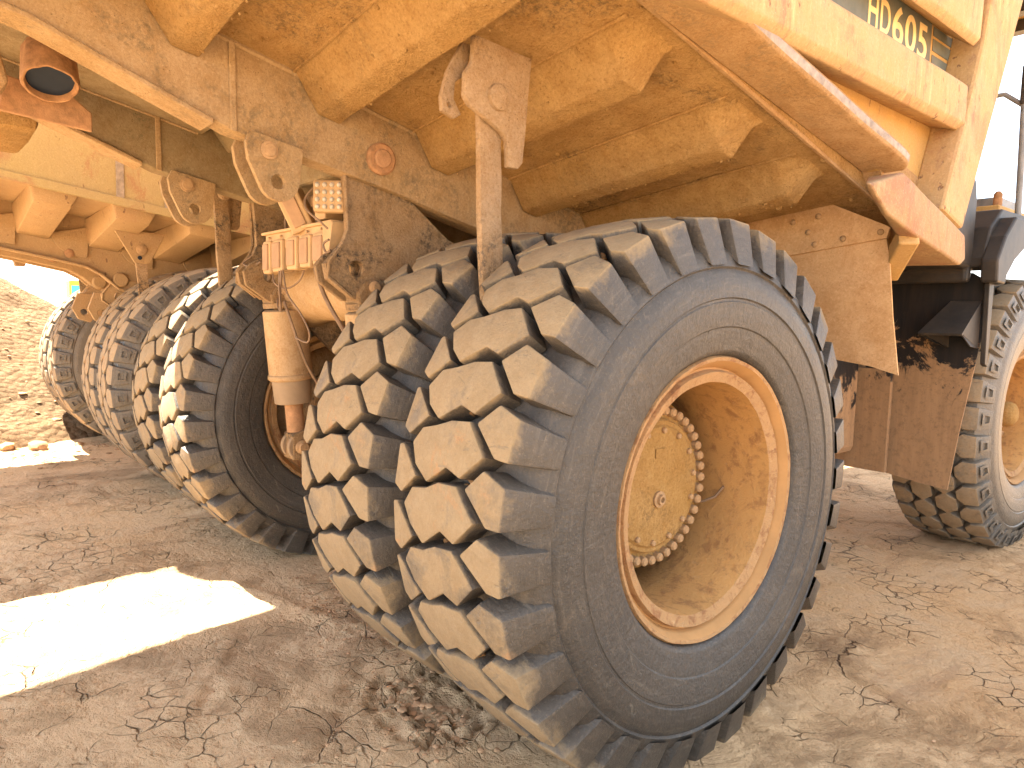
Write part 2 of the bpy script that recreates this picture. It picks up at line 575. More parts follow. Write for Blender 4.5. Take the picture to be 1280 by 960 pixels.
def make_tyre_mesh(name, blocks, seed, carc=None, wear=.004):
    """carcass of revolution plus every tread block, one continuous rubber object"""
    rng = random.Random(seed)
    prof = carc
    n = 132
    V, F, D = [], [], []
    for s, r, d in prof:
        for k in range(n):
            a = 2 * math.pi * k / n
            V.append((s, r * math.cos(a), r * math.sin(a)))
            D.append(d)
    for i in range(len(prof) - 1):
        for k in range(n):
            F.append((i * n + k, i * n + (k + 1) % n, (i + 1) * n + (k + 1) % n, (i + 1) * n + k))
    nc = len(F)
    VV = [np.array(V)]
    DD = [np.array(D)]
    base = nv0 = len(V)
    for (bV, bF, bD, count, off) in blocks:
        for k in range(count):
            a = (k + off) * 2 * math.pi / count
            ca, sa = math.cos(a), math.sin(a)
            jit = 1 + rng.uniform(-0.0028, 0.0028)
            sh = rng.uniform(-0.004, 0.004)
            tw = rng.uniform(-0.02, 0.02)
            W = bV.copy()
            m = bV[:, :].mean(0)
            dd = bV[:, 0] - m[0]
            y = (bV[:, 1]) * jit
            z = (bV[:, 2] + dd * tw) * jit
            W[:, 0] = np.clip(bV[:, 0] + (sh if abs(m[0]) < 0.2 else 0), -0.34, 0.34)
            W[:, 1] = y * ca - z * sa
            W[:, 2] = y * sa + z * ca
            VV.append(W)
            DD.append(np.clip(bD + rng.uniform(-0.05, 0.10), 0, 1.1))
            F.extend([tuple(i + base for i in f) for f in bF])
            base += len(bV)
    VV = np.concatenate(VV)
    DD = np.concatenate(DD)
    if wear:
        for i in range(nv0, len(VV)):
            q = Vector(VV[i])
            VV[i] += np.array(noise.noise_vector(q * 16 + Vector((seed, 0, 0)))) * wear + np.array(noise.noise_vector(q * 55)) * wear * .35
    me = bpy.data.meshes.new(name)
    me.from_pydata(VV.tolist(), [], F)
    at = me.attributes.new('dust', 'FLOAT', 'POINT')
    at.data.foreach_set('value', DD.astype(np.float32))
    me.polygons.foreach_set('use_smooth', [True] * len(F))
    me.set_sharp_from_angle(angle=R(33))
    me.update()
    return me


C_ = [(-.212, -.02), (-.160, .27), (-.08, .35), (-.01, .49), (.082, .53), (.178, .05), (.090, -.36), (.018, -.25), (-.082, -.56), (-.160, -.33)]
R_ = [(.120, -.48), (.196, -.13), (.286, -.30), (.286, -.96), (.228, -.94)]
L_ = [(-.286, -.06), (-.262, -.05), (-.140, -.53), (-.240, -.88), (-.286, -.78)]
rough_blocks = [(*lug_mesh(C_), NL, 0.0), (*lug_mesh(R_, (.332, .885)), NL, 0.0), (*lug_mesh(L_, (.332, .885)), NL, 0.0)]


def carcass(rt_=0.972, d_tread=0.28, d_side=0.06):
    half = [(0.0, rt_, d_tread), (.20, rt_ - .004, d_tread), (.262, rt_ - .018, d_tread * .6), (.30, .925, .15), (.318, .888, d_side),
            (.322, .876, d_side), (.315, .868, d_side), (.318, .862, d_side), (.334, .835, d_side), (.338, .80, d_side), (.340, .765, d_side),
            (.334, .760, d_side), (.334, .752, d_side), (.337, .748, d_side), (.334, .70, d_side), (.327, .66, d_side),
            (.322, .655, d_side), (.318, .62, d_side), (.308, .59, d_side), (.306, .575, d_side), (.300, .562, d_side), (.285, .552, 0.0), (.262, .545, 0.0),
            (.24, .53, 0.0)]
    return [(-s, r, d) for s, r, d in half[::-1]] + half[1:]


TY_ROUGH = make_tyre_mesh("deep_lug_tyre", rough_blocks, 1, carcass(0.975, 0.56))


# second pattern: staggered hexagon blocks and squared shoulder blocks with a recess in the flank
def hexa(cs, ct, ws, wt):
    return [(cs - ws, ct - wt * .45), (cs - ws, ct + wt * .45), (cs, ct + wt), (cs + ws, ct + wt * .45), (cs + ws, ct - wt * .45), (cs, ct - wt)]


NH = 33


def shoulder_block(side):
    f = side
    p = [(f * .155, -.18), (f * .155, .18), (f * .20, .42), (f * .29, .40), (f * .29, -.40), (f * .20, -.42)]
    if f < 0:
        p = p[::-1]
    V, F, D = lug_mesh(p, (.336, .90), depth=.05, spread=.006, bev=.010)
    return V, F, D


def flank_pad(side):                            # raised rim of the recess in each shoulder flank
    bm = bmesh.new()
    f = side
    def q(t, k):
        s = .302 + (.337 - .302) * k
        r = 1.035 + (.925 - 1.035) * k
        a = t * PITCH
        return Vector((f * (s + .004), r * math.cos(a), r * math.sin(a)))
    O = [q(-.24, .12), q(.24, .12), q(.20, .85), q(-.20, .85)]
    I = [q(-.15, .28), q(.15, .28), q(.12, .70), q(-.12, .70)]
    inn = [v - Vector((f * .016, 0, 0)) for v in I]
    A = [bm.verts.new(v) for v in O]
    B = [bm.verts.new(v + Vector((f * .004, 0, 0))) for v in I]
    Cc = [bm.verts.new(v) for v in inn]
    for i in range(4):
        j = (i + 1) % 4
        bm.faces.new((A[i], A[j], B[j], B[i]))
        bm.faces.new((B[i], B[j], Cc[j], Cc[i]))
    bm.faces.new(Cc)
    bm.verts.index_update()
    V = np.array([v.co[:] for v in bm.verts])
    F = [[v.index for v in ff.verts] for ff in bm.faces]
    bm.free()
    return V, F, np.full(len(V), .45)


hx1 = lug_mesh(hexa(-.078, 0, .070, .54), None, .05, .004, .006)
hx2 = lug_mesh(hexa(.078, .5, .070, .54), None, .05, .004, .006)
hex_blocks = [(*hx1, NH, 0.0), (*hx2, NH, 0.0), (*shoulder_block(1), NH, 0.0), (*shoulder_block(-1), NH, 0.5),
              (*flank_pad(1), NH, 0.0), (*flank_pad(-1), NH, 0.5)]
TY_HEX = make_tyre_mesh("hex_block_tyre", hex_blocks, 2, carcass(1.018, 0.2, 0.30))

RIMPROF = [(-.285, .545), (-.29, .53), (-.25, .50), (-.10, .47), (.02, .452), (.12, .448), (.21, .446), (.252, .449), (.268, .488),
           (.243, .496), (.240, .503), (.262, .512), (.290, .530), (.294, .543), (.280, .549), (.25, .53), (-.25, .53)]
RIMMI = [0, 0, 1, 1, 1, 1, 1, 0, 0, 2, 2, 2, 0, 0, 0, 0, 0]


def rim_mesh():
    bm = bmesh.new()
    add_lathe(bm, RIMPROF, n=96, closed=True, mis=RIMMI)
    bmesh.ops.recalc_face_normals(bm, faces=bm.faces[:])
    for v in bm.verts:
        if abs(v.co.x) > .25:
            v.co += noise.noise_vector(v.co * 14) * 0.0028
    me = bpy.data.meshes.new("rim")
    bm.to_mesh(me)
    bm.free()
    me.polygons.foreach_set('use_smooth', [True] * len(me.polygons))
    me.set_sharp_from_angle(angle=R(35))
    for m in (RIM, BARREL, RIMSM):
        me.materials.append(m)
    return me


RIM_ME = rim_mesh()


def bolt_mesh(r=.016, h=.03):
    bm = bmesh.new()
    add_lathe(bm, [(0, r * 1.1), (h * .25, r), (h * .8, r), (h, r * .7)], n=8)
    bmesh.ops.recalc_face_normals(bm, faces=bm.faces[:])
    me = bpy.data.meshes.new("bolt")
    bm.to_mesh(me)
    bm.free()
    me.materials.append(BOLT)
    return me


BOLT_ME = bolt_mesh()
TY_ROUGH.materials.append(RUB)
TY_HEX.materials.append(RUBF)


def wheel(truck, x, y, side, tyre, hub='plain', rot=0.0, zc=1.03, label=None):
    """side +1: dished face outboard to +x"""
    w_ = bpy.data.objects.new('wheel', None)
    COL.objects.link(w_)
    w_.parent = truck
    w_.location = (x, y, zc)
    w_.empty_display_size = .2
    if label:
        w_['label'] = label
    t = link('tyre', tyre, w_)
    t.rotation_euler = (rot, 0, 0)
    r_ = link('rim', RIM_ME, w_)
    if side < 0:
        r_.rotation_euler = (0, 0, math.pi)
    if hub == 'drive':
        lathe('hub', [(-.30, .36), (-.06, .36), (-.05, .335), (-.02, .335), (-.015, .33)], (0, 0, 0), 'x', HUB, w_, 80)
        lathe('hub_cover', [(-.03, .278), (.004, .278), (.012, .270), (.012, .255), (.020, .245), (.026, .10), (.026, .03)], (0, 0, 0), 'x', HUB, w_, 80)
        bm = bmesh.new()
        add_lathe(bm, [(.0, .034), (.012, .034), (.014, .022), (.026, .020), (.026, .012), (.012, .011)], (.024, 0, -.05), n=24)
        bm_done(bm, 'oil_plug', BOLT, w_, 0, smooth=30)
        for k in range(40):
            a = 2 * math.pi * k / 40
            b_ = link('bolt', BOLT_ME, w_)
            b_.location = (-.022, .312 * math.cos(a), .312 * math.sin(a))
            b_.scale = (1.3, 1.25, 1.25)
        for k in range(14):
            a = 2 * math.pi * (k + .3) / 14
            b_ = link('bolt', BOLT_ME, w_)
            b_.location = (.012, .232 * math.cos(a), .232 * math.sin(a))
            b_.scale = (.75, .8, .8)
        tube('valve_stem', [(-.06, .36, -.13), (-.02, .375, -.125), (.02, .41, -.10), (.05, .425, -.05)], .006, CABLE, w_, 8)
        bm = bmesh.new()
        add_box(bm, (.0255, .030), (-.03, .03), (.12, .16))
        bm_done(bm, 'cast_mark', HUB, w_, .002)
    elif hub == 'front':
        lathe('hub', [(-.20, .40), (-.02, .40), (.0, .36), (.02, .20), (.05, .17), (.14, .125)], (0, 0, 0), 'x', RIMSM, w_, 56)
        lathe('hub_cap', [(.135, .10), (.19, .10), (.225, .085), (.245, .05), (.25, .01)], (0, 0, 0), 'x', HUB, w_, 40, smooth=60)
        for k in range(12):
            a = 2 * math.pi * k / 12
            b_ = link('bolt', BOLT_ME, w_)
            b_.location = (.0, .40 * math.cos(a), .40 * math.sin(a))
            b_.scale = (2.2, 1.7, 1.7)
    else:
        lathe('hub', [(-.18, .42), (-.16, .43), (.10, .43), (.12, .40)], (0, 0, 0), 'x', CHASSIS, w_, 48)
    return w_


# ------------------------------------------------------------------ truck 1
XO, XI = 1.9288, 1.1585
truck = thing('haul_truck', "dusty yellow haul truck standing nearest, its deep-lug rear tyres and body underside filling the view", 'dump truck', group='haul trucks parked side by side')
near_wheel = wheel(truck, XO, 0, 1, TY_ROUGH, 'drive', 0.0476, label="right outer rear wheel with bolted yellow hub and rusty rim")
wheel(truck, XI, 0, 1, TY_ROUGH, 'plain', 0.0038)
wheel(truck, -XI, 0, 1, TY_ROUGH, 'plain', 0.06)
wheel(truck, -XO, 0, -1, TY_ROUGH, 'plain', 0.15)
wheel(truck, 1.7835, 4.36, 1, TY_HEX, 'front', 0.05, label="front wheel with hexagon block tyre and domed yellow hub cap")
wheel(truck, -1.7835, 4.36, -1, TY_HEX, 'plain', 0.09)

def sidewall_marks(parent):
    """raised mouldings on the near sidewall: worn, unreadable rows, thin arcs and outlined strokes"""
    bm = bmesh.new()
    def face_x(r):
        return .300 + (r - .562) / (.75 - .562) * .036 if r < .75 else .336
    def strip(pts, w_=.004, h=.003):            # pts: (radius, angle in degrees)
        P = [Vector((face_x(r) + h, r * math.cos(R(a)), r * math.sin(R(a)))) for r, a in pts]
        add_tube(bm, P, w_, 5)
    def arc(r, a0, a1, n=24, w_=.0035):
        strip([(r, a0 + (a1 - a0) * k / n) for k in range(n + 1)], w_, .001)
    rg_ = random.Random(5)
    arc(.735, -52, 6)
    arc(.655, -52, 6)
    a = 3
    while a > -50:                              # worn row of large outlined letters: broken strokes only
        for q in range(3):
            r0 = rg_.uniform(.665, .69)
            aa = a - rg_.uniform(0, 3.2)
            strip([(r0, aa), (r0 + rg_.uniform(.02, .04), aa + rg_.uniform(-1.2, 1.2))], .0025)
        a -= 5.5
    for row in range(6):                        # rows of tiny moulded print
        a = -96 + row * 1.5
        while a < -62 + row * 1.2:
            l_ = rg_.uniform(.4, 1.4)
            strip([(.665 + .013 * row, a), (.665 + .013 * row, a + l_)], .0016, .0005)
            a += l_ + rg_.uniform(.3, .8)
    for row in range(2):
        a = -132
        while a < -112:
            l_ = rg_.uniform(.4, 1.2)
            strip([(.65 + .018 * row, a), (.65 + .018 * row, a + l_)], .0018, .0005)
            a += l_ + .6
    for r_ in (.645, .665, .685):
        strip([(r_, 97), (r_ + .003, 90.5)], .0025)
    for q in ((.64, 102.5, .66, 101.5), (.66, 84.5, .69, 84)):
        strip([(q[0], q[1]), (q[2], q[3])], .003)
    for pts in (((.60, 195), (.68, 190), (.70, 182), (.64, 178), (.60, 181)), ((.60, 176), (.69, 173), (.63, 168), (.69, 165)), ((.62, 162), (.70, 160), (.70, 153), (.63, 147), (.60, 150)),
                ((.63, 189), (.66, 183)), ((.63, 158), (.67, 153))):
        strip(pts, .0026)
    V_ = [v for v in bm.verts]
    o_ = bm_done(bm, 'sidewall_moulding', SIDEMARK, parent, 0, smooth=60)
    return o_


# mud packed between the lugs of the rear tyres: crumbly clumps of the near wheels
def mud_clumps(truck_, x, count, seed, angs):
    rg = random.Random(seed)
    bm = bmesh.new()
    for i in range(count):
        a = rg.uniform(*angs)
        s = rg.uniform(-.05, .12)
        rr = rg.uniform(.99, 1.02)
        c = Vector((x + s, rr * math.cos(a), 1.03 + rr * math.sin(a)))
        for j in range(9):
            q = c + Vector((rg.uniform(-.03, .03), rg.uniform(-.03, .03), rg.uniform(-.03, .03)))
            res = bmesh.ops.create_icosphere(bm, subdivisions=2, radius=rg.uniform(.006, .018), matrix=Matrix.Translation(q))
            for v in res['verts']:
                v.co += noise.noise_vector(v.co * 45) * .009
    return bm_done(bm, 'packed_mud', PACKED, truck_, 0, smooth=60, kind='stuff')


sidewall_marks(near_wheel)
mud_clumps(truck, XO, 16, 3, (R(95), R(215)))
mud_clumps(truck, XI, 8, 4, (R(95), R(215)))


def ZF(x, y):                                   # underside of the body floor
    return 2.50 - .236 * (y - .05) + .11 * (max(abs(x), .65) - .65)


XF = 2.12
body = bpy.data.objects.new('dump_body', None)
COL.objects.link(body)
body.parent = truck
YR, YF = -3.45, 1.95
bm = bmesh.new()
nx, ny = 40, 56
g = {}
for i in range(nx + 1):
    for j in range(ny + 1):
        x = -XF + 2 * XF * i / nx
        y = YR + (YF - YR) * j / ny
        z = ZF(x, y)
        d = noise.noise(Vector((x * 2.2, y * 2.2, 1))) * .010 + noise.noise(Vector((x * 9, y * 9, 4))) * .003
        g[i, j] = (bm.verts.new((x, y, z + d)), bm.verts.new((x, y, z + .05)))
for i in range(nx):
    for j in range(ny):
        for k in (0, 1):
            bm.faces.new((g[i, j][k], g[i + 1, j][k], g[i + 1, j + 1][k], g[i, j + 1][k]))
for j in range(ny):
    for i in (0, nx):
        bm.faces.new((g[i, j][0], g[i, j + 1][0], g[i, j + 1][1], g[i, j][1]))
for i in range(nx):
    for j in (0, ny):
        bm.faces.new((g[i, j][0], g[i + 1, j][0], g[i + 1, j][1], g[i, j][1]))
bm_done(bm, 'floor_plate', MUD, body, 0, smooth=40)


def rib(x0, x1, y0, depth, wtop, mat, parent, zf=ZF, sag=0.0, endc=.12, rough=True, name='floor_rib', rear=.105, amp=.0035, bev=.014):
    """pressed channel welded across the floor. y0 = its forward lower edge; the far end is cut off at a slant"""
    bm = bmesh.new()
    sgn = 1 if x1 > x0 else -1
    sec = [(-wtop, .02), (-wtop, 0), (-wtop + rear, -depth), (0, -depth), (.05, 0), (.05, .02)]
    n = 8
    xs_ = [x0 + (x1 - sgn * endc - x0) * k / n for k in range(n + 1)]
    rings = []
    for x in xs_:
        ring = []
        for dy, dz in sec:
            dd = dz if dz >= 0 else dz - sag * (1 - (x - x0) / (x1 - x0))
            ring.append(bm.verts.new((x, y0 + dy, zf(x, y0 + dy) + dd)))
        rings.append(ring)
    end = [bm.verts.new((x1, y0 + dy * (.92 if dy < 0 else 1), zf(x1, y0 + dy) + (dz if dz > 0 else .004))) for dy, dz in sec]
    rings.append(end)
    for A, B in zip(rings, rings[1:]):
        for i in range(len(sec)):
            j = (i + 1) % len(sec)
            bm.faces.new((A[i], A[j], B[j], B[i]))
    bm.faces.new(rings[0])
    bm.faces.new(rings[-1])
    bmesh.ops.remove_doubles(bm, verts=bm.verts[:], dist=.0005)
    return bm_done(bm, name, mat, parent, bev, 3, rough=(.07, amp, 7) if rough else None, smooth=32)


for k, y0 in enumerate((-2.60, -1.99, -1.38, -.77, -.16, .45, 1.01)):
    for s in (1, -1):
        rib(s * .655, s * 2.04, y0, .135, .21, MUDRIB, body)
    bm = bmesh.new()
    if -.8 < y0 < -.3:
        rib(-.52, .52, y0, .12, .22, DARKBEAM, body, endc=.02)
bm.free()

for y0 in (-1.38, -.77, -.16, .45, 1.01):
    for dy in (-.213,):
        tube('weld_seam', [(x, y0 + dy, ZF(x, y0 + dy) - .003) for x in np.linspace(.66, 2.02, 12)], .0075, MUD, body, 6)
rs_ = random.Random(21)
bm = bmesh.new()
for i in range(900):
    x = rs_.uniform(.68, 2.1)
    y = rs_.uniform(-2.2, 1.6)
    z = ZF(x, y)
    for y0 in (-1.99, -1.38, -.77, -.16, .45, 1.01):
        if y0 - .21 < y < y0 + .02 and x < 1.93:
            z -= .135 if y > y0 - .105 else .135 * (y - y0 + .21) / .105
    r_ = rs_.uniform(.003, .008) * (2.0 if rs_.random() < .08 else 1)
    res = bmesh.ops.create_icosphere(bm, subdivisions=1, radius=r_, matrix=Matrix.Translation((x, y, z)))
    for v in res['verts']:
        v.co += noise.noise_vector(v.co * 70) * r_ * .8
bm_done(bm, 'mud_splatter', MUDRIB, body, 0, smooth=60, kind='stuff')

# two deep longitudinal beams with a stepped lower flange
def beam_poly():
    return [(-3.05, ZF(0, -3.05) - .005), (-3.05, 2.95), (-2.6, 2.86), (-1.95, 2.715), (-1.32, 2.475), (-1.26, 2.45), (-.55, 2.31), (.05, 2.165), (.5, 2.07), (1.9, 1.93), (1.9, ZF(0, 1.9) - .005), (.0, ZF(0, 0) - .005)]


for s in (1, -1):
    a, b_ = sorted((s * .52, s * .65))
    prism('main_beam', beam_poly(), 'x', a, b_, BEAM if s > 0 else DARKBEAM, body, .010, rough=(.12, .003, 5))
    # lower flange, slightly wider than the web
    fl = [(-2.6, 2.862), (-1.95, 2.717), (-1.33, 2.477), (-1.33, 2.455), (-1.95, 2.695), (-2.6, 2.84)]
    prism('beam_flange', fl, 'x', a - .022, b_ + .022, BEAM, body, .005)
    for yy in (-1.245,):
        zt = ZF(0, yy) - .004
        prism('weld_seam', [(yy - .014, 2.445), (yy + .014, 2.44), (yy + .010, zt), (yy - .018, zt)], 'x', b_ if s > 0 else b_, (b_ + .012), BEAM, body, .005)
    # fillet of weld where the web meets the floor
    tube('weld_seam', [(b_, y, ZF(.65, y) - .004) for y in np.linspace(-3.0, 1.6, 27)], .012, BEAM, body, 6)
# cross members between the beams
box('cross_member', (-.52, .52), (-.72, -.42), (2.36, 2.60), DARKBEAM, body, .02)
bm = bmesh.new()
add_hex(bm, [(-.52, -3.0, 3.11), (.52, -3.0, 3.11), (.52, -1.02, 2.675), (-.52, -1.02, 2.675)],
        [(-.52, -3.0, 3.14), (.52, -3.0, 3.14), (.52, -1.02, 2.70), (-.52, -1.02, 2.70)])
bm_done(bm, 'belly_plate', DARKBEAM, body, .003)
box('beam_pad', (-1.45, -.66), (-2.20, -1.77), (2.585, 2.74), MUDRIB, body, .03, rough=(.1, .008, 5))
box('beam_bracket', (-.98, -.66), (-2.20, -1.80), (2.70, 3.0), BEAM, body, .01)
tube('weld_seam', [(-.522, y, 2.80 - .2179 * (y + 1.6)) for y in (-3.0, -2.4, -1.8, -1.4, -1.04)], .009, BEAM, body, 6)

# body hinge: pin bosses on the beam, chassis plates below
for s in (1, -1):
    f = .65 if s > 0 else -.52
    lathe('hinge_boss', [(0, .075), (.018, .075), (.026, .066), (.026, .05)], (f, -.555, 2.437), 'x', RUSTY, body, 36)
    lathe('hinge_pin', [(0, .043), (.034, .043), (.038, .038), (.038, .01)], (f, -.555, 2.437), 'x', RUSTPIN, body, 28)
    # pair of hanging eye plates
    def eye(x0, x1, mat, dy=0.0):
        o = [(-1.185, 2.455), (-.955, 2.41), (-.968, 2.29)] + [(-1.062 + .088 * math.cos(a), 2.262 + .085 * math.sin(a)) for a in np.linspace(R(-5), R(-160), 9)] + [(-1.195, 2.34), (-1.205, 2.41)]
        return prism('eye_plate', [(y + dy, z) for y, z in o], 'x', x0, x1, mat, body, .004, holes=[circle(-1.068 + dy, 2.258, .032, 18)])
    for x0 in ((.655, .685), (.50, .53)) if s > 0 else ((-.53, -.50), (-.685, -.655)):
        eye(x0[0], x0[1], BEAM)
    xf = .685 if s > 0 else -.50
    lathe('eye_pin', [(0, .038), (.008, .038), (.010, .028), (.016, .026)], (xf, -1.108, 2.383), 'x', BOLT, body, 24)
    lathe('eye_pin', [(0, .038), (.12, .038)], (.53 if s > 0 else -.655, -1.108, 2.383), 'x', RUSTPIN, body, 20)

# flame-cut round socket with the shade of its opening coloured onto a plug, hanging between the beams
bm = bmesh.new()
add_lathe(bm, [(-.16, .104), (.0, .110), (.010, .104), (.010, .096), (.0, .092), (-.16, .092)], (0, 0, 0), n=56, closed=True)
for v in bm.verts:
    v.co += noise.noise_vector(v.co * 26) * .006
ring = bm_done(bm, 'socket_ring', RUSTY, body, 0, smooth=50)
ring.location = (-.01, -1.80, 2.665)
ring.rotation_euler = (0, R(60), R(-6))
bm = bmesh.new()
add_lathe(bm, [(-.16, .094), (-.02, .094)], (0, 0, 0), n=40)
o = bm_done(bm, 'socket_dark_plug', DARK, body, 0, smooth=50)
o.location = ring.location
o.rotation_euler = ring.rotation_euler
prism('socket_plate', [(-1.98, 2.545), (-1.62, 2.515), (-1.62, 2.60), (-1.70, 2.66), (-1.95, 2.70)], 'x', -.17, -.145, RUSTPIN, body, .006)
prism('recess_bracket', [(-2.55, 2.62), (-2.02, 2.50), (-1.96, 2.60), (-2.02, 2.86), (-2.55, 2.98)], 'x', .06, .14, LIPM, body, .02)
prism('recess_bracket', [(-2.50, 2.70), (-2.14, 2.62), (-2.10, 2.70), (-2.14, 2.80), (-2.50, 2.88)], 'x', .135, .16, PANEL, body, .02)

# edge lips along both sides
for s in (1, -1):
    bm = bmesh.new()
    rings = []
    ys = list(np.linspace(YR, 1.10, 40)) + [1.17, 1.235, 1.27, 1.285]
    for k, y in enumerate(ys):
        zs = 2.667 - .187 * y if y > -.6 else 2.779 - .236 * (y + .6)
        e = 0.0 if y < 1.2 else ((y - 1.2) / .085) ** 2 * .035
        dn = noise.noise(Vector((s * 3, y * 2.3, 0))) * .008
        x0, x1 = XF, 2.335 - e + dn
        top = .045 if y < 1.1 else .04
        sec = [(x0, zs), (x1 - .012, zs + .002 + dn), (x1, zs + .012 + dn), (x1 + .004, zs + .055), (x1 - .030, zs + .085), (x0 + .05, zs + .13), (x0, zs + .13)]
        rings.append([bm.verts.new((s * a, y, z)) for a, z in sec])
    for A, B in zip(rings, rings[1:]):
        for i in range(7):
            j = (i + 1) % 7
            f_ = bm.faces.new((A[i], A[j], B[j], B[i]))
            f_.material_index = 1 if i in (2, 3) else 0
    bm.faces.new(rings[0])
    bm.faces.new(rings[-1])
    bm_done(bm, 'side_lip', [LIPM, WORN], body, .006, 1, smooth=40)
    prism('edge_gap_filler', [(-3.05, 3.45), (1.93, 2.32), (1.93, 2.20), (-3.05, 3.38)], 'x', *sorted((s * 2.10, s * 2.118)), LIPM, body, .003)  # added filler, stops light leaking through the gap behind the lip
    # side wall
    def X(a, b):
        return tuple(sorted((s * a, s * b)))
    xa, xb = X(2.14, 2.20)
    prism('side_wall', [(-3.1, 3.44), (-3.1, 4.15), (2.6, 4.15), (2.5, 3.45), (1.90, 2.22), (1.55, 2.36), (-.6, 2.88)], 'x', xa, xb, PANEL, body, .004)
    xa, xb = X(2.19, 2.355)
    def channel(z0, z1, y0, y1, nm='side_channel', slope=.03):
        bm = bmesh.new()
        x_in, x_out = 2.195 * s, 2.36 * s
        yy = np.linspace(y0, y1, 18)
        rg = []
        for y in yy:
            rg.append([bm.verts.new(p) for p in ((x_in, y, z0 + slope), (x_out - s * .03, y, z0), (x_out, y, z0 + .035), (x_out, y, z1 - .03), (x_out - s * .03, y, z1), (x_in, y, z1 + .02))])
        for A, B in zip(rg, rg[1:]):
            for i in range(6):
                bm.faces.new((A[i], A[(i + 1) % 6], B[(i + 1) % 6], B[i]))
        bm.faces.new(rg[0])
        bm.faces.new(rg[-1])
        for v in bm.verts:
            v.co.x += noise.noise(v.co * 2.1) * .006
        return bm_done(bm, nm, PAINT, body, .008, 2, smooth=40)
    channel(2.695, 2.935, -.75, 1.80, slope=.04)
    channel(3.135, 3.42, -2.2, 1.92, slope=.10)
    xa, xb = X(2.10, 2.205)
    prism('sill_gap_filler', [(-3.1, 3.50), (-.6, 2.90), (1.92, 2.42), (1.92, 2.21), (1.30, 2.36), (1.22, 2.46), (-.6, 2.81), (-3.1, 3.40)], 'x', xa, xb, LIPM, body, .004)  # added filler, closes a light leak between floor edge and side wall
    xa, xb = X(2.19, 2.355)
    channel(3.62, 3.86, -3.0, 2.1)
    # front post of the side
    prism('side_post', [(1.60, 2.28), (1.88, 2.21), (2.12, 2.71), (2.355, 3.19), (2.62, 3.75), (2.76, 4.1), (2.2, 4.1), (2.06, 3.6), (1.965, 3.16), (1.78, 2.70)], 'x',
          *X(2.19, 2.362), PAINT, body, .018)
    # red-brown bottom rail
    bm = bmesh.new()
    o_ = [(.78, 2.295), (1.10, 2.385), (1.90, 2.185), (1.925, 2.06), (1.86, 2.025), (1.35, 2.11), (.97, 2.185)]
    A = [bm.verts.new((2.37 * s, y, z)) for y, z in o_]
    B = [bm.verts.new((xi * s, y + .01, z + .004)) for (y, z), xi in zip(o_, (2.34, 2.2, 2.05, 2.0, 2.0, 2.27, 2.34))]
    bm.faces.new(A)
    bm.faces.new(B)
    for i in range(7):
        bm.faces.new((A[i], A[(i + 1) % 7], B[(i + 1) % 7], B[i]))
    bm_done(bm, 'bottom_rail', RAILRED, body, .016, 3, rough=(.12, .004, 4))
    # short strut under the rail
    bm = bmesh.new()
    p0, p1 = Vector((s * 2.33, 1.30, 2.13)), Vector((s * 2.13, 1.58, 1.975))
    ax_ = (p1 - p0).normalized()
    e1 = ax_.cross(Vector((0, 0, 1))).normalized() * .045
    e2 = ax_.cross(e1).normalized() * .045
    add_hex(bm, [p0 + e1 + e2, p0 - e1 + e2, p0 - e1 - e2, p0 + e1 - e2], [p1 + e1 + e2, p1 - e1 + e2, p1 - e1 - e2, p1 + e1 - e2])
    bm_done(bm, 'rail_strut', PANEL, body, .010)

# rear corner: front wall and the canopy that runs forward over the cab
prism('front_wall', [(1.80, 2.08), (1.93, 2.05), (2.42, 3.2), (2.85, 4.10), (2.75, 4.12), (2.30, 3.25)], 'x', -2.19, 2.19, PANEL, body, .006)
prism('canopy', [(2.7, 4.02), (5.3, 4.30), (5.3, 4.36), (2.7, 4.10)], 'x', -2.2, 2.10, PANEL, body, .006)
for k in range(4):
    box('canopy_rib', (-2.0, 2.0), (3.0 + .6 * k, 3.12 + .6 * k), (3.96 + .065 * k, 4.08 + .065 * k), BLACKC, body, .006)

# model plate
bm = bmesh.new()
add_box(bm, (2.2005, 2.204), (.30, 1.705), (2.98, 3.245))
plate = bm_done(bm, 'model_plate', DECAL, body, 0)
for z0, z1 in ((3.178, 3.222), (3.105, 3.163), (3.03, 3.085)):
    box('stripe_decal', (2.2005, 2.2035), (1.735, 2.005), (z0, z1), DECAL, body, 0)


def lettering(txt, y0, z0, hgt, wid, parent, mat, thick=.0012):
    cu = bpy.data.curves.new('lettering', 'FONT')
    cu.body = txt
    cu.size = 1
    cu.offset = .016
    cu.extrude = thick / hgt
    cu.space_character = 1.08
    ob = bpy.data.objects.new('tmp', cu)
    COL.objects.link(ob)
    dg = bpy.context.evaluated_depsgraph_get()
    me = bpy.data.meshes.new_from_object(ob.evaluated_get(dg))
    bpy.data.objects.remove(ob)
    v = np.zeros(len(me.vertices) * 3)
    me.vertices.foreach_get('co', v)
    v = v.reshape(-1, 3)
    mn, mx = v.min(0), v.max(0)
    u = (v - mn) / (mx - mn)
    out = np.stack([2.2045 + u[:, 2] * thick, y0 + u[:, 0] * wid, z0 + u[:, 1] * hgt], 1)
    me.vertices.foreach_set('co', out.ravel())
    me.update()
    me.name = 'lettering'
    me.materials.clear()
    return link('lettering', me, parent, mat)


lettering("HD", 1.005, 3.035, .150, .225, plate, LETTER)
lettering("605", 1.255, 3.025, .175, .40, plate, LETTER)

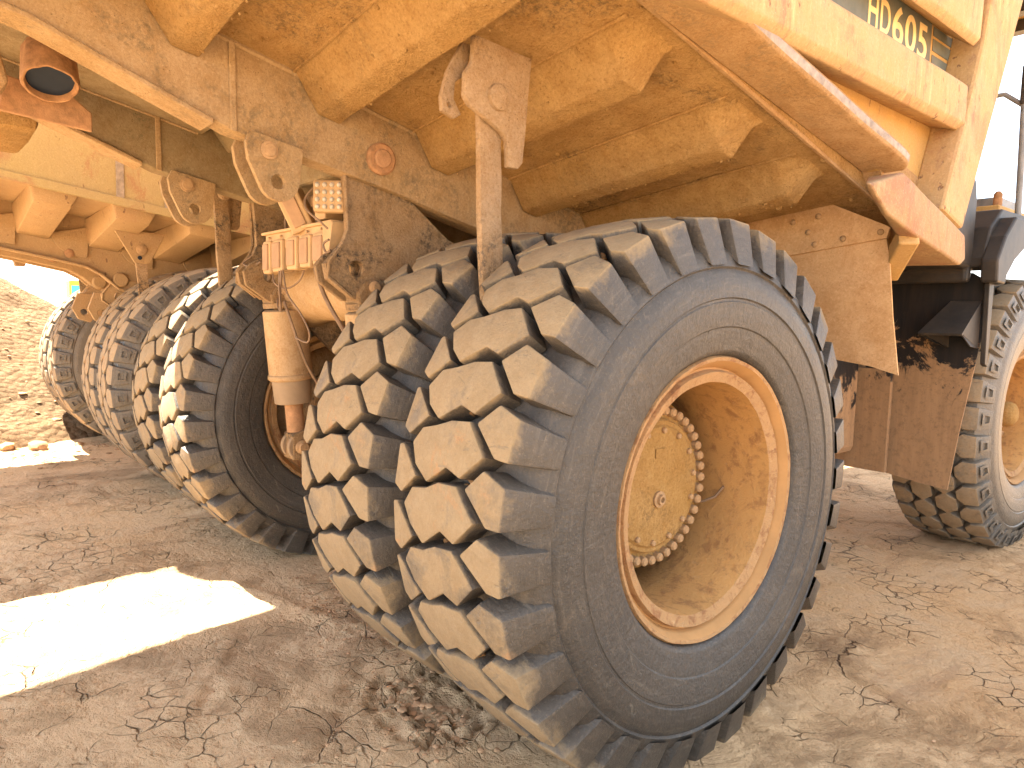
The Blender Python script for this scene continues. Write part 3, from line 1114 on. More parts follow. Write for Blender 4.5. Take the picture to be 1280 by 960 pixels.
# ------------------------------------------------------------------ rock ejector bars hanging between the dual tyres
for s in (1, -1):
    ej = bpy.data.objects.new('rock_ejector', None)
    COL.objects.link(ej)
    ej.parent = body
    def XX(a, b):
        return tuple(sorted((s * a, s * b)))
    prism('bracket_plate', [(-.70, 2.72), (-.42, 2.70), (-.455, 2.30), (-.475, 2.275), (-.525, 2.275), (-.535, 2.37), (-.56, 2.40), (-.66, 2.445), (-.71, 2.47), (-.735, 2.50), (-.735, 2.58), (-.70, 2.63)],
          'x', *XX(1.555, 1.585), EJECT, ej, .006, rough=(.05, .0025, 9))
    prism('bracket_ear', [(-.70, 2.71), (-.66, 2.71), (-.68, 2.60), (-.73, 2.56), (-.735, 2.50), (-.70, 2.45), (-.73, 2.43), (-.785, 2.45), (-.79, 2.50), (-.765, 2.59)],
          'x', *XX(1.49, 1.512), EJECT, ej, .005, holes=[circle(-.755, 2.475, .010, 10)])
    lathe('pivot_pin', [(0, .050), (.015, .048), (.022, .038), (.024, .02)], (1.585 if s > 0 else -1.485, -.585, 2.52), 'x', EJECT, ej, 24)
    bm = bmesh.new()
    st = [(2.56, -.60, .055), (2.44, -.592, .052), (2.3, -.585, .052), (2.1, -.58, .052), (1.9, -.565, .053), (1.7, -.545, .05), (1.66, -.54, .035)]
    rg = []
    for z, yc, h in st:
        rg.append([bm.verts.new(p) for p in ((s * 1.520, yc - h, z), (s * 1.552, yc - h, z), (s * 1.552, yc + h, z), (s * 1.520, yc + h, z))])
    for A, B in zip(rg, rg[1:]):
        for i in range(4):
            bm.faces.new((A[i], A[(i + 1) % 4], B[(i + 1) % 4], B[i]))
    bm.faces.new(rg[0])
    bm.faces.new(rg[-1])
    bm_done(bm, 'ejector_bar', EJECT, ej, .006, rough=(.05, .003, 8))

# ------------------------------------------------------------------ chassis
chassis = bpy.data.objects.new('chassis_frame', None)
COL.objects.link(chassis)
chassis.parent = truck


def chassis_group(parent, far=False):
    M1 = FAR if far else CHASSIS
    for s in (1, -1):
        a, b_ = sorted((s * .565, s * .61))
        pl = [(-.72, 2.36), (-.60, 2.36), (-.40, 2.30), (-.13, 2.10), (.10, 2.02), (3.2, 1.85), (3.2, 1.45), (.5, 1.45), (.1, 1.25), (-.2, 1.45), (-.5, 1.72),
              (-.60, 1.775), (-.67, 1.77), (-.80, 1.86), (-.815, 1.93), (-.77, 1.98), (-.72, 2.04), (-.70, 2.09), (-.705, 2.2)]
        prism('chassis_plate', pl, 'x', a, b_, M1, parent, .006, holes=[circle(-.655, 1.915, .040, 18), circle(-.05, 1.98, .085, 20)], rough=None)
        # second cheek of the lug
        a2, b2 = sorted((s * .47, s * .50))
        ck = [(-.70, 2.02), (-.55, 2.02), (-.50, 1.76), (-.60, 1.765), (-.67, 1.76), (-.80, 1.85), (-.815, 1.93), (-.77, 1.98)]
        prism('lug_plate', ck, 'x', a2, b2, M1, parent, .006, holes=[circle(-.655, 1.915, .040, 18)])
        bm = bmesh.new()
        add_tube(bm, [(s * .615, -.72, 2.35), (s * .615, -.705, 2.10), (s * .615, -.73, 2.03), (s * .615, -.80, 1.94), (s * .615, -.805, 1.87), (s * .615, -.69, 1.785)], .010, 6)
        bm_done(bm, 'weld_seam', M1, parent, 0, smooth=60)
        box('frame_rail', tuple(sorted((s * .42, s * .56))), (.0, 6.2), (1.42, 1.80), M1, parent, .01)
        # suspension cylinder
        cx, cy = s * .545, -.50
        top, bot = Vector((cx, -.545, 1.79)), Vector((cx + s * .0, -.46, .86))
        cy_ = bpy.data.objects.new('suspension_cylinder', None)
        COL.objects.link(cy_)
        cy_.parent = parent
        ax = (bot - top)
        L = ax.length
        def at(t):
            return top + ax * t
        tube('cylinder_barrel', [at(.08), at(.09), at(.51), at(.515)], [.115, .132, .130, .122], CYL if not far else FAR, cy_, 40)
        tube('cylinder_band', [at(.505), at(.515), at(.535), at(.545)], [.130, .138, .138, .130], CYL if not far else FAR, cy_, 40)
        tube('cylinder_sleeve', [at(.54), at(.70), at(.705)], [.118, .112, .10], CYL2 if not far else FAR, cy_, 40)
        tube('piston_rod', [at(.70), at(.90)], .055, RUSTPIN if not far else FAR, cy_, 24)
        for dx in (-.05, .05):
            prism('rod_eye', circle(cy + .04, .86, .085, 20), 'x', cx + dx - .018, cx + dx + .018, CYL2 if not far else FAR, cy_, .006)
        lathe('eye_pin', [(0, .045), (.02, .045), (.03, .030), (.045, .028)], (cx + .068, -.46, .86), 'x', BOLT if not far else FAR, cy_, 20)
        prism('top_cap', [(-.66, 1.80)] + [(-.545 + .10 * math.cos(a), 1.80 + .075 * math.sin(a)) for a in np.linspace(R(170), R(10), 9)] + [(-.43, 1.80), (-.44, 1.745), (-.65, 1.745)], 'x',
              cx - .075, cx + .085, M1, cy_, .012)
        lathe('cap_bolt', [(0, .030), (.014, .030), (.02, .018), (.03, .018)], (cx + .085, -.57, 1.83), 'x', BOLT, cy_, 16)
        tube('top_flange', [(cx, -.545, 1.765), (cx, -.54, 1.735)], .125, M1, cy_, 32)
    lathe('cross_tube', [(-.60, .27), (-.52, .235), (-.36, .205), (.36, .205), (.52, .235), (.60, .27)], (0, -.36, 1.86), 'x', CYL if not far else FAR, parent, 48, smooth=60)
    lathe('axle_housing', [(-1.5, .24), (-.85, .26), (-.7, .33), (-.3, .36), (0, .44), (.3, .36), (.7, .33), (.85, .26), (1.5, .24)], (0, 0.02, 1.03), 'x', M1, parent, 40, smooth=60)
    tube('front_axle', [(-1.6, 4.36, 1.0), (1.6, 4.36, 1.0)], .14, M1, parent, 20)
    prism('axle_bracket', [(-.52, .78), (-.40, .78), (-.2, .95), (-.2, 1.12), (-.40, .98), (-.52, .94)], 'x', -.62, -.47, M1, parent, .01)
    prism('axle_bracket', [(-.52, .78), (-.40, .78), (-.2, .95), (-.2, 1.12), (-.40, .98), (-.52, .94)], 'x', .47, .62, M1, parent, .01)


chassis_group(chassis)

# bank of five square lamps, work lamps and their wiring
bank = bpy.data.objects.new('lamp_bank', None)
COL.objects.link(bank)
bank.parent = truck
zt = lambda x: 2.135 + (x - .1) * .0
box('lamp_tray', (-.40, .50), (-.735, -.60), (2.135, 2.15), LAMP, bank, .003)
prism('tray_gusset', [(.40, 2.14), (.515, 2.14), (.465, 1.96), (.43, 1.95)], 'y', -.735, -.60, LAMP, bank, .003)
box('lamp_panel', (-.385, .45), (-.715, -.70), (2.05, 2.137), LAMP, bank, .003)
for k, (x0, x1) in enumerate(((-.385, -.275), (-.245, -.105), (-.045, .085), (.125, .255), (.285, .425))):
    l_ = box('lamp', (x0, x1), (-.735, -.66), (1.915 + .006 * k, 2.10), LAMP, bank, .012)
    l_2 = box('lens', (x0 + .018, x1 - .018), (-.745, -.73), (1.935 + .006 * k, 2.082), LAMP2, l_, .006)
for k in range(5):
    hexbolt('bolt', (-.3 + .17 * k, -.722, 2.115), 'y', .008, -.012, BOLT, bank)
# tilted work lamp
wl = bmesh.new()
add_box(wl, (-.062, .062), (-.05, .05), (-.105, .105))
wlo = bm_done(wl, 'work_lamp', LAMP, bank, .010)
wlo.location = (.10, -.73, 2.225)
wlo.rotation_euler = (R(8), R(-24), R(42))
wl = bmesh.new()
add_box(wl, (-.036, .036), (-.058, -.048), (-.08, .075))
q = bm_done(wl, 'lens', LAMP2, wlo, .006)
prism('lamp_bracket', [(-.02, 2.31), (.16, 2.32), (.235, 2.30), (.235, 2.16), (.06, 2.16), (.02, 2.24)], 'y', -.66, -.645, CYL2, bank, .004, holes=[circle(.10, 2.21, .03, 14)])
hexbolt('bolt', (.165, -.662, 2.275), 'y', .028, -.022, BOLT, bank, 12)
box('junction_box', (.24, .36), (-.70, -.60), (2.17, 2.235), LAMP, bank, .006)
# LED pod
bm = bmesh.new()
add_box(bm, (-.075, .075), (-.03, .03), (-.075, .075))
lp = bm_done(bm, 'led_lamp', LAMP, bank, .010)
lp.location = (.50, -.74, 2.255)
lp.rotation_euler = (0, 0, R(48))
bm = bmesh.new()
for i in range(4):
    for j in range(4):
        bmesh.ops.create_uvsphere(bm, u_segments=8, v_segments=6, radius=.012, matrix=Matrix.Translation((-.052 + i * .035, -.031, -.05 + j * .034)))
bm_done(bm, 'led_lens', LENS, lp, 0, smooth=60)


def cable(pts, r=.006, parent=None):
    P = [Vector(p) for p in pts]
    out = []
    for i in range(len(P) - 1):
        p0, p1, p2, p3 = P[max(i - 1, 0)], P[i], P[i + 1], P[min(i + 2, len(P) - 1)]
        for t in np.linspace(0, 1, 7)[:-1 if i < len(P) - 2 else None]:
            out.append(.5 * ((2 * p1) + (-p0 + p2) * t + (2 * p0 - 5 * p1 + 4 * p2 - p3) * t * t + (-p0 + 3 * p1 - 3 * p2 + p3) * t ** 3))
    return tube('cable', out, r, CABLE, parent or bank, 6)


cable([(-.15, -.73, 1.93), (-.13, -.74, 1.82), (-.16, -.72, 1.72), (-.30, -.68, 1.73), (-.45, -.62, 1.78)], .005)
cable([(-.12, -.73, 1.93), (-.14, -.73, 1.82), (-.16, -.72, 1.70)], .008)
cable([(-.10, -.73, 1.93), (-.04, -.73, 1.80), (.10, -.72, 1.70), (.17, -.70, 1.60), (.10, -.68, 1.54), (-.1, -.66, 1.56)], .005)
cable([(-.30, -.71, 1.93), (-.24, -.72, 1.86), (-.12, -.70, 1.83), (.02, -.68, 1.88), (.06, -.66, 2.0)], .005)
cable([(.42, -.79, 2.30), (.40, -.82, 2.25), (.44, -.83, 2.19), (.50, -.80, 2.14), (.52, -.76, 2.10)], .006)
cable([(.53, -.76, 2.05), (.49, -.77, 2.03), (.50, -.76, 1.99), (.53, -.75, 2.0)], .006)
cable([(-.10, -.70, 2.26), (-.18, -.68, 2.2), (-.20, -.66, 2.12), (-.16, -.65, 2.06)], .008)

cable([(-.45, -.70, 2.06), (-.20, -.62, 1.98), (.10, -.60, 2.02), (.40, -.62, 1.95), (.58, -.68, 1.99)], .013, chassis)
cable([(-.56, -.74, 2.02), (-.57, -.78, 1.98), (-.50, -.76, 1.96), (-.45, -.72, 1.99)], .006, chassis)
cable([(.20, -.70, 2.0), (.26, -.66, 1.80), (.36, -.60, 1.62), (.40, -.50, 1.45), (.46, -.35, 1.30)], .012, chassis)
cable([(-.35, -.62, 1.76), (-.28, -.60, 1.62), (-.32, -.50, 1.40), (-.36, -.40, 1.25)], .009, chassis)

# ------------------------------------------------------------------ guards behind the rear wheel and in front
def sheet(name, pts, thick, mat, parent, bulge=0.0, label=None):
    """a plate spanning the XZ outline pts at y; slightly bowed"""
    bm = bmesh.new()
    add_prism(bm, [(x, z) for x, z in pts], 'y', 0, thick)
    for _ in range(4):
        es = [e for e in bm.edges if e.calc_length() > .18]
        if es:
            bmesh.ops.subdivide_edges(bm, edges=es, cuts=1)
    bmesh.ops.triangulate(bm, faces=[f for f in bm.faces if len(f.verts) > 4])
    return bm


guard = bpy.data.objects.new('rear_mudguard', None)
COL.objects.link(guard)
guard.parent = truck
bm = sheet('x', [(1.0, 2.12), (1.62, 2.085), (2.18, 2.15), (2.205, 2.05), (2.24, 1.75), (2.29, 1.465), (2.15, 1.50), (1.9, 1.53), (1.0, 1.60)], .010, None, None)
for v in bm.verts:
    v.co.y += 1.405 + noise.noise(v.co * 1.8) * .02
bm_done(bm, 'guard_flap', FLAP, guard, 0, smooth=40)
bm = sheet('x', [(1.0, 2.10), (1.62, 2.065), (2.195, 2.135), (2.205, 2.185), (2.18, 2.20), (1.89, 2.335), (1.5, 2.30), (1.0, 2.26)], .014, None, None)
for v in bm.verts:
    v.co.y += 1.384 + noise.noise(v.co * 1.8) * .012
bm_done(bm, 'guard_bracket', FLAP, guard, 0, smooth=40)
for x, z in ((2.165, 2.165), (1.98, 2.145), (1.83, 2.125), (1.70, 2.25), (1.79, 2.19), (1.55, 2.12), (1.84, 2.27), (1.40, 2.12)):
    bm = bmesh.new()
    add_lathe(bm, [(0, .016), (-.008, .015), (-.014, .008)], (x, 1.382, z), 'y', 12)
    bm_done(bm, 'rivet', BOLT, guard, 0, smooth=50)
box('guard_arm', (.62, 1.6), (1.43, 1.50), (1.95, 2.05), CHASSIS, guard, .006)

fguard = bpy.data.objects.new('front_mudguard', None)
COL.objects.link(fguard)
fguard.parent = truck
bm = sheet('x', [(1.12, 2.10), (2.03, 2.07), (2.15, 1.99), (2.13, 1.75), (2.10, 1.49), (2.04, 1.0), (2.0, .60), (1.82, .615), (1.58, .645), (1.12, .72)], .012, None, None)
for v in bm.verts:
    v.co.y += 3.10 + (v.co.z - 1.6) * .03 + noise.noise(v.co * 1.3) * .02
bm_done(bm, 'guard_flap', BLACK, fguard, 0, smooth=40)
prism('guard_flange', [(1.47, 3.1), (1.47, 3.1)] if 0 else [(3.06, 2.0), (3.15, 2.02), (3.15, 1.45), (3.10, 1.47)], 'x', 2.12, 2.15, BLACKC, fguard, .004)
box('guard_rail', (1.3, 2.04), (3.05, 3.14), (2.085, 2.105), mat_plain("pale_edge", (0.30, 0.24, 0.17), .6), fguard, .004)
# hooded step bracket on the flap
bm = bmesh.new()
T1 = [(1.93, 3.09, 1.885), (2.105, 3.09, 1.885), (2.085, 2.84, 1.665), (1.83, 2.84, 1.665)]
A = [bm.verts.new(p) for p in T1]
B = [bm.verts.new((p[0], p[1] + .006, p[2] - .014)) for p in T1]
bm.faces.new(A)
bm.faces.new(B)
for i in range(4):
    bm.faces.new((A[i], A[(i + 1) % 4], B[(i + 1) % 4], B[i]))
for x0, x1, dz in ((2.105, 2.085, .11), (1.93, 1.83, .10)):
    pts = [(x0, 3.09, 1.885), (x1, 2.84, 1.665), (x1 - .0, 2.86, 1.655), (x0, 2.95, 1.585), (x0, 3.09, 1.57)]
    A = [bm.verts.new(p) for p in pts]
    B = [bm.verts.new((p[0] - .010, p[1], p[2])) for p in pts]
    bm.faces.new(A)
    bm.faces.new(B)
    for i in range(5):
        bm.faces.new((A[i], A[(i + 1) % 5], B[(i + 1) % 5], B[i]))
bm_done(bm, 'step_hood', BLACKC, fguard, .002)
# fender over the front wheel
fen = [(3.02, 2.10), (3.02, 2.16), (3.10, 2.36), (3.30, 2.50), (5.3, 2.52), (5.3, 2.44), (3.45, 2.40), (3.22, 2.28), (3.12, 2.08)]
prism('fender', fen, 'x', 1.28, 2.12, BLACKC, fguard, .012)
prism('fender_lip', [(3.0, 2.0), (2.98, 2.14), (3.10, 2.30), (3.28, 2.44), (4.6, 2.46), (4.45, 2.32), (3.55, 2.27), (3.32, 2.16), (3.18, 2.05), (3.16, 1.99)], 'x', 2.11, 2.21, BLACKC, fguard, .014)

tank = bpy.data.objects.new('side_tank', None)
COL.objects.link(tank)
tank.parent = truck
box('tank_shell', (.75, 1.42), (1.95, 2.95), (.78, 1.62), mat_black('tank_black', .9, 1.7), tank, .05)
prism('tank_strap', [(2.2, .77), (2.28, .77), (2.28, 1.63), (2.2, 1.63)], 'x', 1.415, 1.432, BLACKC, tank, .003)
box('skirt_plate', (.70, 1.62), (2.98, 3.02), (.66, 1.40), BLACK, tank, .006)

# dark engine-side housing between body and fender
hous = bpy.data.objects.new('engine_housing', None)
COL.objects.link(hous)
hous.parent = truck
bm = bmesh.new()
add_prism(bm, [(2.60, 2.11), (2.99, 2.09), (2.99, 2.0), (3.06, 2.0), (3.06, 2.54), (3.02, 2.66), (2.90, 2.72), (2.55, 2.72)], 'x', .70, 2.045)
bm_done(bm, 'housing_shell', BLACKC, hous, .03, 3)
for z in (2.16, 2.34, 2.50):
    box('louvre', (1.0, 2.052), (2.50, 2.56), (z, z + .02), BLACKC, hous, .004)
deck = box('deck_edge', (.4, 1.92), (3.9, 5.2), (2.525, 2.62), PANEL, truck, .01)
box('deck_box', (1.50, 1.80), (4.3, 4.8), (2.62, 2.74), GREY, truck, .01)
lathe('deck_strobe', [(0, .03), (.10, .03), (.12, .015)], (1.86, 4.05, 2.62), 'z', RUSTY, truck, 14)
rail = bpy.data.objects.new('mirror_rail', None)
COL.objects.link(rail)
rail.parent = truck
tube('rail_post', [(2.015, 4.0, 2.44), (2.0, 4.0, 3.0), (1.985, 4.0, 3.50)], .022, GREY, rail)
tube('rail_bar', [(1.45, 4.0, 3.36), (1.62, 4.0, 3.40), (1.77, 4.0, 3.44), (1.86, 4.0, 3.44), (1.98, 4.0, 3.34)], .017, GREY, rail)
tube('rail_bar', [(1.99, 4.0, 2.98), (2.25, 4.05, 2.98)], .014, GREY, rail)
bm = bmesh.new()
add_box(bm, (1.965, 2.005), (3.97, 4.03), (3.34, 3.62))
bm_done(bm, 'mirror_arm', BLACKC, rail, .012)
box('cab', (-1.9, -.35), (3.9, 5.6), (2.5, 3.9), PANEL, truck, .05)
box('engine_hood', (-.35, .7), (3.2, 6.0), (1.8, 2.5), PANEL, truck, .05)

# ------------------------------------------------------------------ truck 2, parked alongside
T2X = -5.2
truck2 = thing('haul_truck', "second yellow haul truck, parked beside the soil heap, its rear tyres with hexagon blocks", 'dump truck', (T2X, 0, 0), 'haul trucks parked side by side')
for x, sd, ro in ((XO, 1, 0), (XI, 1, .07), (-XI, 1, .03), (-XO, -1, .12)):
    wheel(truck2, x, 0, sd, TY_HEX, 'plain', ro)
for x, sd in ((1.78, 1), (-1.78, -1)):
    wheel(truck2, x, 4.36, sd, TY_HEX, 'front' if sd > 0 else 'plain', .05)
b2 = bpy.data.objects.new('dump_body', None)
COL.objects.link(b2)
b2.parent = truck2


def Z2(x, y):
    return 2.50 - .135 * (y + .35) - .03 * (2.0 - min(2.0, abs(x)))


YR2 = -1.80
bm = bmesh.new()
add_hex(bm, [(-2.0, -2.9, Z2(2, -2.9)), (2.0, -2.9, Z2(2, -2.9)), (2.0, 2.2, Z2(2, 2.2)), (-2.0, 2.2, Z2(2, 2.2))],
        [(-2.0, -2.9, Z2(2, -2.9) + .05), (2.0, -2.9, Z2(2, -2.9) + .05), (2.0, 2.2, Z2(2, 2.2) + .05), (-2.0, 2.2, Z2(2, 2.2) + .05)])
bm_done(bm, 'floor_plate', FAR, b2, 0, rough=(.3, .004, 2))
for k in range(7):
    y0 = -.66 + .595 * (k - 3)
    for s in (1, -1):
        rib(s * .66, s * 1.99, y0 , .11, .29, FAR, b2, Z2, sag=.13, endc=.02, rear=.03, rough=False, name='floor_rib')
for s in (1, -1):
    xa, xb = sorted((s * 1.98, s * 2.03))
    prism('side_wall', [(YR2, 2.70), (-1.92, 3.0), (-1.92, 3.3), (-1.72, 3.6), (2.6, 3.6), (2.3, 2.4), (2.2, 2.16)], 'x', xa, xb, FARPANEL, b2, .004)  # unseen rear end outlined to shape its shadow on the ground
    for yy in (-.90, -.52, .6):
        xa, xb = sorted((s * 2.03, s * 2.045))
        prism('side_seam', [(yy - .03, 2.58 - .135 * (yy + .95)), (yy + .03, 2.57 - .135 * (yy + .95)), (yy + .03, 3.58), (yy - .03, 3.58)], 'x', xa, xb, WORN, b2, .003)
    xa, xb = sorted((s * 2.0, s * 2.05))
    prism('bottom_rail', [(-2.9, Z2(2, -2.9) - .01), (-2.9, Z2(2, -2.9) + .06), (2.2, Z2(2, 2.2) + .06), (2.2, Z2(2, 2.2) - .01)], 'x', xa, xb, FARPANEL, b2, .004)
    # beam with arched gussets
    xa, xb = sorted((s * .45, s * .65))
    prism('main_beam', [(-2.85, 2.50), (-2.2, 2.35), (-1.65, 2.24), (-1.33, 2.185), (-.95, 2.11), (-.80, 2.03), (-.66, 1.90), (-.5, 1.86), (.15, 1.83), (1.9, 1.80), (1.9, 2.22), (-2.85, 2.86)], 'x', xa, xb, FAR, b2, .01)
    xa, xb = sorted((s * .63, s * .70))
    ed = [(-2.85, 2.50), (-2.2, 2.35), (-1.65, 2.24), (-1.33, 2.185), (-.95, 2.11), (-.80, 2.03), (-.66, 1.90), (-.5, 1.86), (.15, 1.83)]
    prism('beam_flange', ed + [(y, z - .022) for y, z in ed[::-1]], 'x', xa, xb, FAR, b2, .004)
    for k in range(7):
        y0 = -.66 + .595 * (k - 3) + .02
        pts = [(y0, Z2(1, y0) - .18)] + [(y0 + .26 * (1 - math.cos(t)) - .0, Z2(1, y0) - .18 - .22 * math.sin(t)) for t in np.linspace(.2, R(90), 6)] + [(y0 + .30, Z2(1, y0) - .40), (y0 + .32, Z2(1, y0) - .1)]
        xa, xb = sorted((s * .655, s * .685))
        prism('arch_gusset', pts, 'x', xa, xb, FAR, b2, .003)
    f = .65 if s > 0 else -.45
    lathe('hinge_boss', [(0, .075), (.03, .075), (.045, .06), (.045, .02)], (f, -.64, 1.98), 'x', FAR, b2, 24)
    box('hinge_tab', tuple(sorted((f, f + .02))), (-.62, -.48), (1.86, 1.98), FAR, b2, .01)
    lathe('eye_pin', [(0, .042), (.03, .042), (.04, .025)], (f + .01, -1.09, 2.22), 'x', RUSTPIN, b2, 20)
    # rock ejector
    ej = bpy.data.objects.new('rock_ejector', None)
    COL.objects.link(ej)
    ej.parent = b2
    xa, xb = sorted((s * 1.53, s * 1.56))
    prism('bracket_plate', [(-.87, 2.42), (-.43, 2.40), (-.56, 2.13), (-.60, 2.11), (-.70, 2.12)], 'x', xa, xb, FAR, ej, .005)
    lathe('pivot_pin', [(0, .045), (.02, .045), (.03, .02)], (xb, -.64, 2.24), 'x', BOLT, ej, 16)
    lathe('pivot_pin', [(0, .020), (.012, .018)], (xb, -.655, 2.165), 'x', DARK, ej, 10)
    bm = bmesh.new()
    add_prism(bm, [(-.695, 2.24), (-.59, 2.24), (-.565, 1.70), (-.65, 1.70)], 'x', *sorted((s * 1.50, s * 1.53)))
    bm_done(bm, 'ejector_bar', EJECT, ej, .005)
prism('front_wall', [(2.1, 2.1), (2.2, 2.1), (2.8, 3.6), (2.7, 3.6)], 'x', -2.0, 2.0, FAR, b2, .004)
c2 = bpy.data.objects.new('chassis_frame', None)
COL.objects.link(c2)
c2.parent = truck2
chassis_group(c2, True)
c2.location = (0, 0, -.10)
for s in (1, -1):
    for k in range(2):
        prism('hanging_lug', [(-.86 + .2 * k, 1.95), (-.70 + .2 * k, 1.95), (-.66 + .2 * k, 1.72), (-.74 + .2 * k, 1.62), (-.86 + .2 * k, 1.66), (-.92 + .2 * k, 1.78)], 'x', *sorted((s * .48 + .06 * k, s * .48 + .05 + .06 * k)), FAR, c2, .006,
              holes=[circle(-.80 + .2 * k, 1.74, .035, 14)])
box('cab', (-1.9, -.35), (3.9, 5.6), (2.4, 3.8), FAR, truck2, .05)
for k in range(3):
    prism('side_bracket', [(-1.05 - .30 * k, 2.40), (-.85 - .30 * k, 2.38), (-.90 - .30 * k, 2.18), (-1.0 - .30 * k, 2.18)], 'x', -2.0, -1.82, RAILRED, b2, .008)

# ------------------------------------------------------------------ ground
def fbm(x, y, o=4, s=1.0, z=0.0):
    v = 0.0
    a = 1.0
    for i in range(o):
        v += a * noise.noise(Vector((x * s, y * s, z + i * 7.3)))
        s *= 2.03
        a *= .5
    return v


def ground_z(x, y):
    z = .018 * fbm(x, y, 2, .5) + .007 * fbm(x, y, 3, 2.6, 3) + .009 * abs(fbm(x, y, 3, 7, 13)) + .003 * fbm(x, y, 2, 17, 21)
    # crumbly, torn-up soil patches
    m = fbm(x, y, 2, .8, 11)
    far = min(1, max(0, (6.5 - math.hypot(x - 1, y)) / 4))
    if m > .12:
        z += min(1, (m - .12) * 5) * .022 * abs(fbm(x, y, 3, 9, 5)) * far
    # rut along the wheels' track and ridges pushed up beside the tyres
    for cx in (1.62, -1.0):
        d = (x - cx) / .09
        if abs(d) < 3 and y < 0.2:
            z += .010 * math.exp(-d * d) * (0.6 + fbm(x, y, 2, 6, 9))
    for (px, py, r, h) in ((1.10, -.42, .26, .035), (.1, -.35, .35, .022), (.55, -.55, .25, .025), (-.2, -.15, .3, .02)):
        q = ((x - px) ** 2 + (y - py) ** 2) / (r * r)
        if q < 4:
            z += h * math.exp(-q * 1.6) * (.35 + abs(fbm(x, y, 3, 11, 2)) * 1.5)
    for (ax, ay, bx, by, wd, dp) in ((.07, -1.0, .53, -1.34, .030, -.020), (.53, -1.34, 1.05, -1.66, .022, -.022), (.75, -.68, 1.07, -.96, .035, -.020),
                                     (1.07, -.96, 1.30, -1.20, .022, -.018), (-.63, -.80, .06, -.66, .05, .022), (.06, -.66, .45, -.50, .05, .020), (-.55, -.50, .15, -.40, .06, .015)):
        L2 = (bx - ax) ** 2 + (by - ay) ** 2
        t = max(0, min(1, ((x - ax) * (bx - ax) + (y - ay) * (by - ay)) / L2))
        dx, dy = x - ax - t * (bx - ax), y - ay - t * (by - ay)
        d2 = math.hypot(dx, dy)
        if d2 < .25:
            wob = .03 * noise.noise(Vector((x * 5, y * 5, 3)))
            q = (d2 + wob) / wd
            z += dp * math.exp(-q * q) * (.5 + 1.2 * abs(noise.noise(Vector((x * 14, y * 14, 7)))))
    if (x - 1.28) ** 2 / .05 + (y + .66) ** 2 / .02 < 2.5:
        cl = noise.cell(Vector((x * 26 + fbm(x, y, 2, 9), y * 26 + fbm(x, y, 2, 9, 4), 0)))
        z += -.012 + .030 * cl
    return z


def axis_coords(lo, hi, step, outer):
    a = list(np.arange(lo, hi + 1e-6, step))
    g_, d = [], step
    x = hi
    while x < outer:
        d *= 1.22
        x += d
        g_.append(x)
    h_, d = [], step
    x = lo
    while x > -outer:
        d *= 1.22
        x -= d
        h_.append(x)
    return h_[::-1] + a + g_


xs = axis_coords(-3.2, 4.4, .024, 1500)
ys = axis_coords(-2.9, 1.6, .024, 1500)
V = [(x, y, ground_z(x, y) if abs(x) < 30 and abs(y) < 30 else 0.0) for x in xs for y in ys]
n1, n2 = len(xs), len(ys)
F = [(i * n2 + j, (i + 1) * n2 + j, (i + 1) * n2 + j + 1, i * n2 + j + 1) for i in range(n1 - 1) for j in range(n2 - 1)]
me = bpy.data.meshes.new('ground')
me.from_pydata(V, [], F)
me.polygons.foreach_set('use_smooth', [True] * len(F))
b = NB('dry_cracked_soil')
geo = b.n("ShaderNodeNewGeometry")
P0 = geo.outputs['Position']
warp = b.n("ShaderNodeVectorMath", operation='ADD')
nz = b.n("ShaderNodeTexNoise")
nz.inputs['Scale'].default_value = 2.2
nz.inputs['Detail'].default_value = 6
b.l(P0, nz.inputs['Vector'])
sc_ = b.n("ShaderNodeVectorMath", operation='SCALE')
sc_.inputs['Scale'].default_value = .30
b.l(nz.outputs[1], sc_.inputs[0])
b.l(P0, warp.inputs[0])
b.l(sc_.outputs[0], warp.inputs[1])
W = warp.outputs[0]
n_big = b.noise(.55, 5, .6, .4, P0)
n_mid = b.noise(2.2, 7, .68, .5, P0)
n_fine = b.noise(22, 7, .72, .2, P0)
n_grit = b.noise(120, 3, .7, 0, P0)
crack1 = b.rng(b.vor(3.1, 'DISTANCE_TO_EDGE', W), 0, .016, 1, 0)
crack2 = b.rng(b.vor(8.5, 'DISTANCE_TO_EDGE', W), 0, .035, 1, 0)
keep1 = b.rng(b.noise(1.1, 4, .6, 0, P0), .51, .60)
keep2 = b.rng(b.noise(1.7, 4, .6, 0, b.mapped((1, 1, 1), P0)), .52, .60)
cr = b.math('MAXIMUM', b.math('MULTIPLY', crack1, keep1), b.math('MULTIPLY', b.math('MULTIPLY', crack2, keep2), .7))
crumb = b.rng(b.math('ADD', b.math('MULTIPLY', n_mid, .7), b.math('MULTIPLY', n_big, .5)), .60, .72)
c = b.mix(b.rng(n_big, .35, .65), (0.77, 0.515, 0.275), (0.80, 0.58, 0.345))
c = b.mix(b.math('MULTIPLY', b.rng(b.sep(P0, 1), -.3, 1.2), b.rng(b.sep(P0, 0), .8, 2.2, .4, .9)), c, (0.74, 0.43, 0.205))
c = b.mix(b.rng(n_mid, .30, .58, .5, 0), c, (0.72, 0.54, 0.35))
c = b.mix(b.math('MULTIPLY', crumb, .42), c, (0.54, 0.325, 0.18))
c = b.mix(b.math('MULTIPLY', b.rng(n_fine, .55, .7), .30), c, (0.46, 0.28, 0.165))
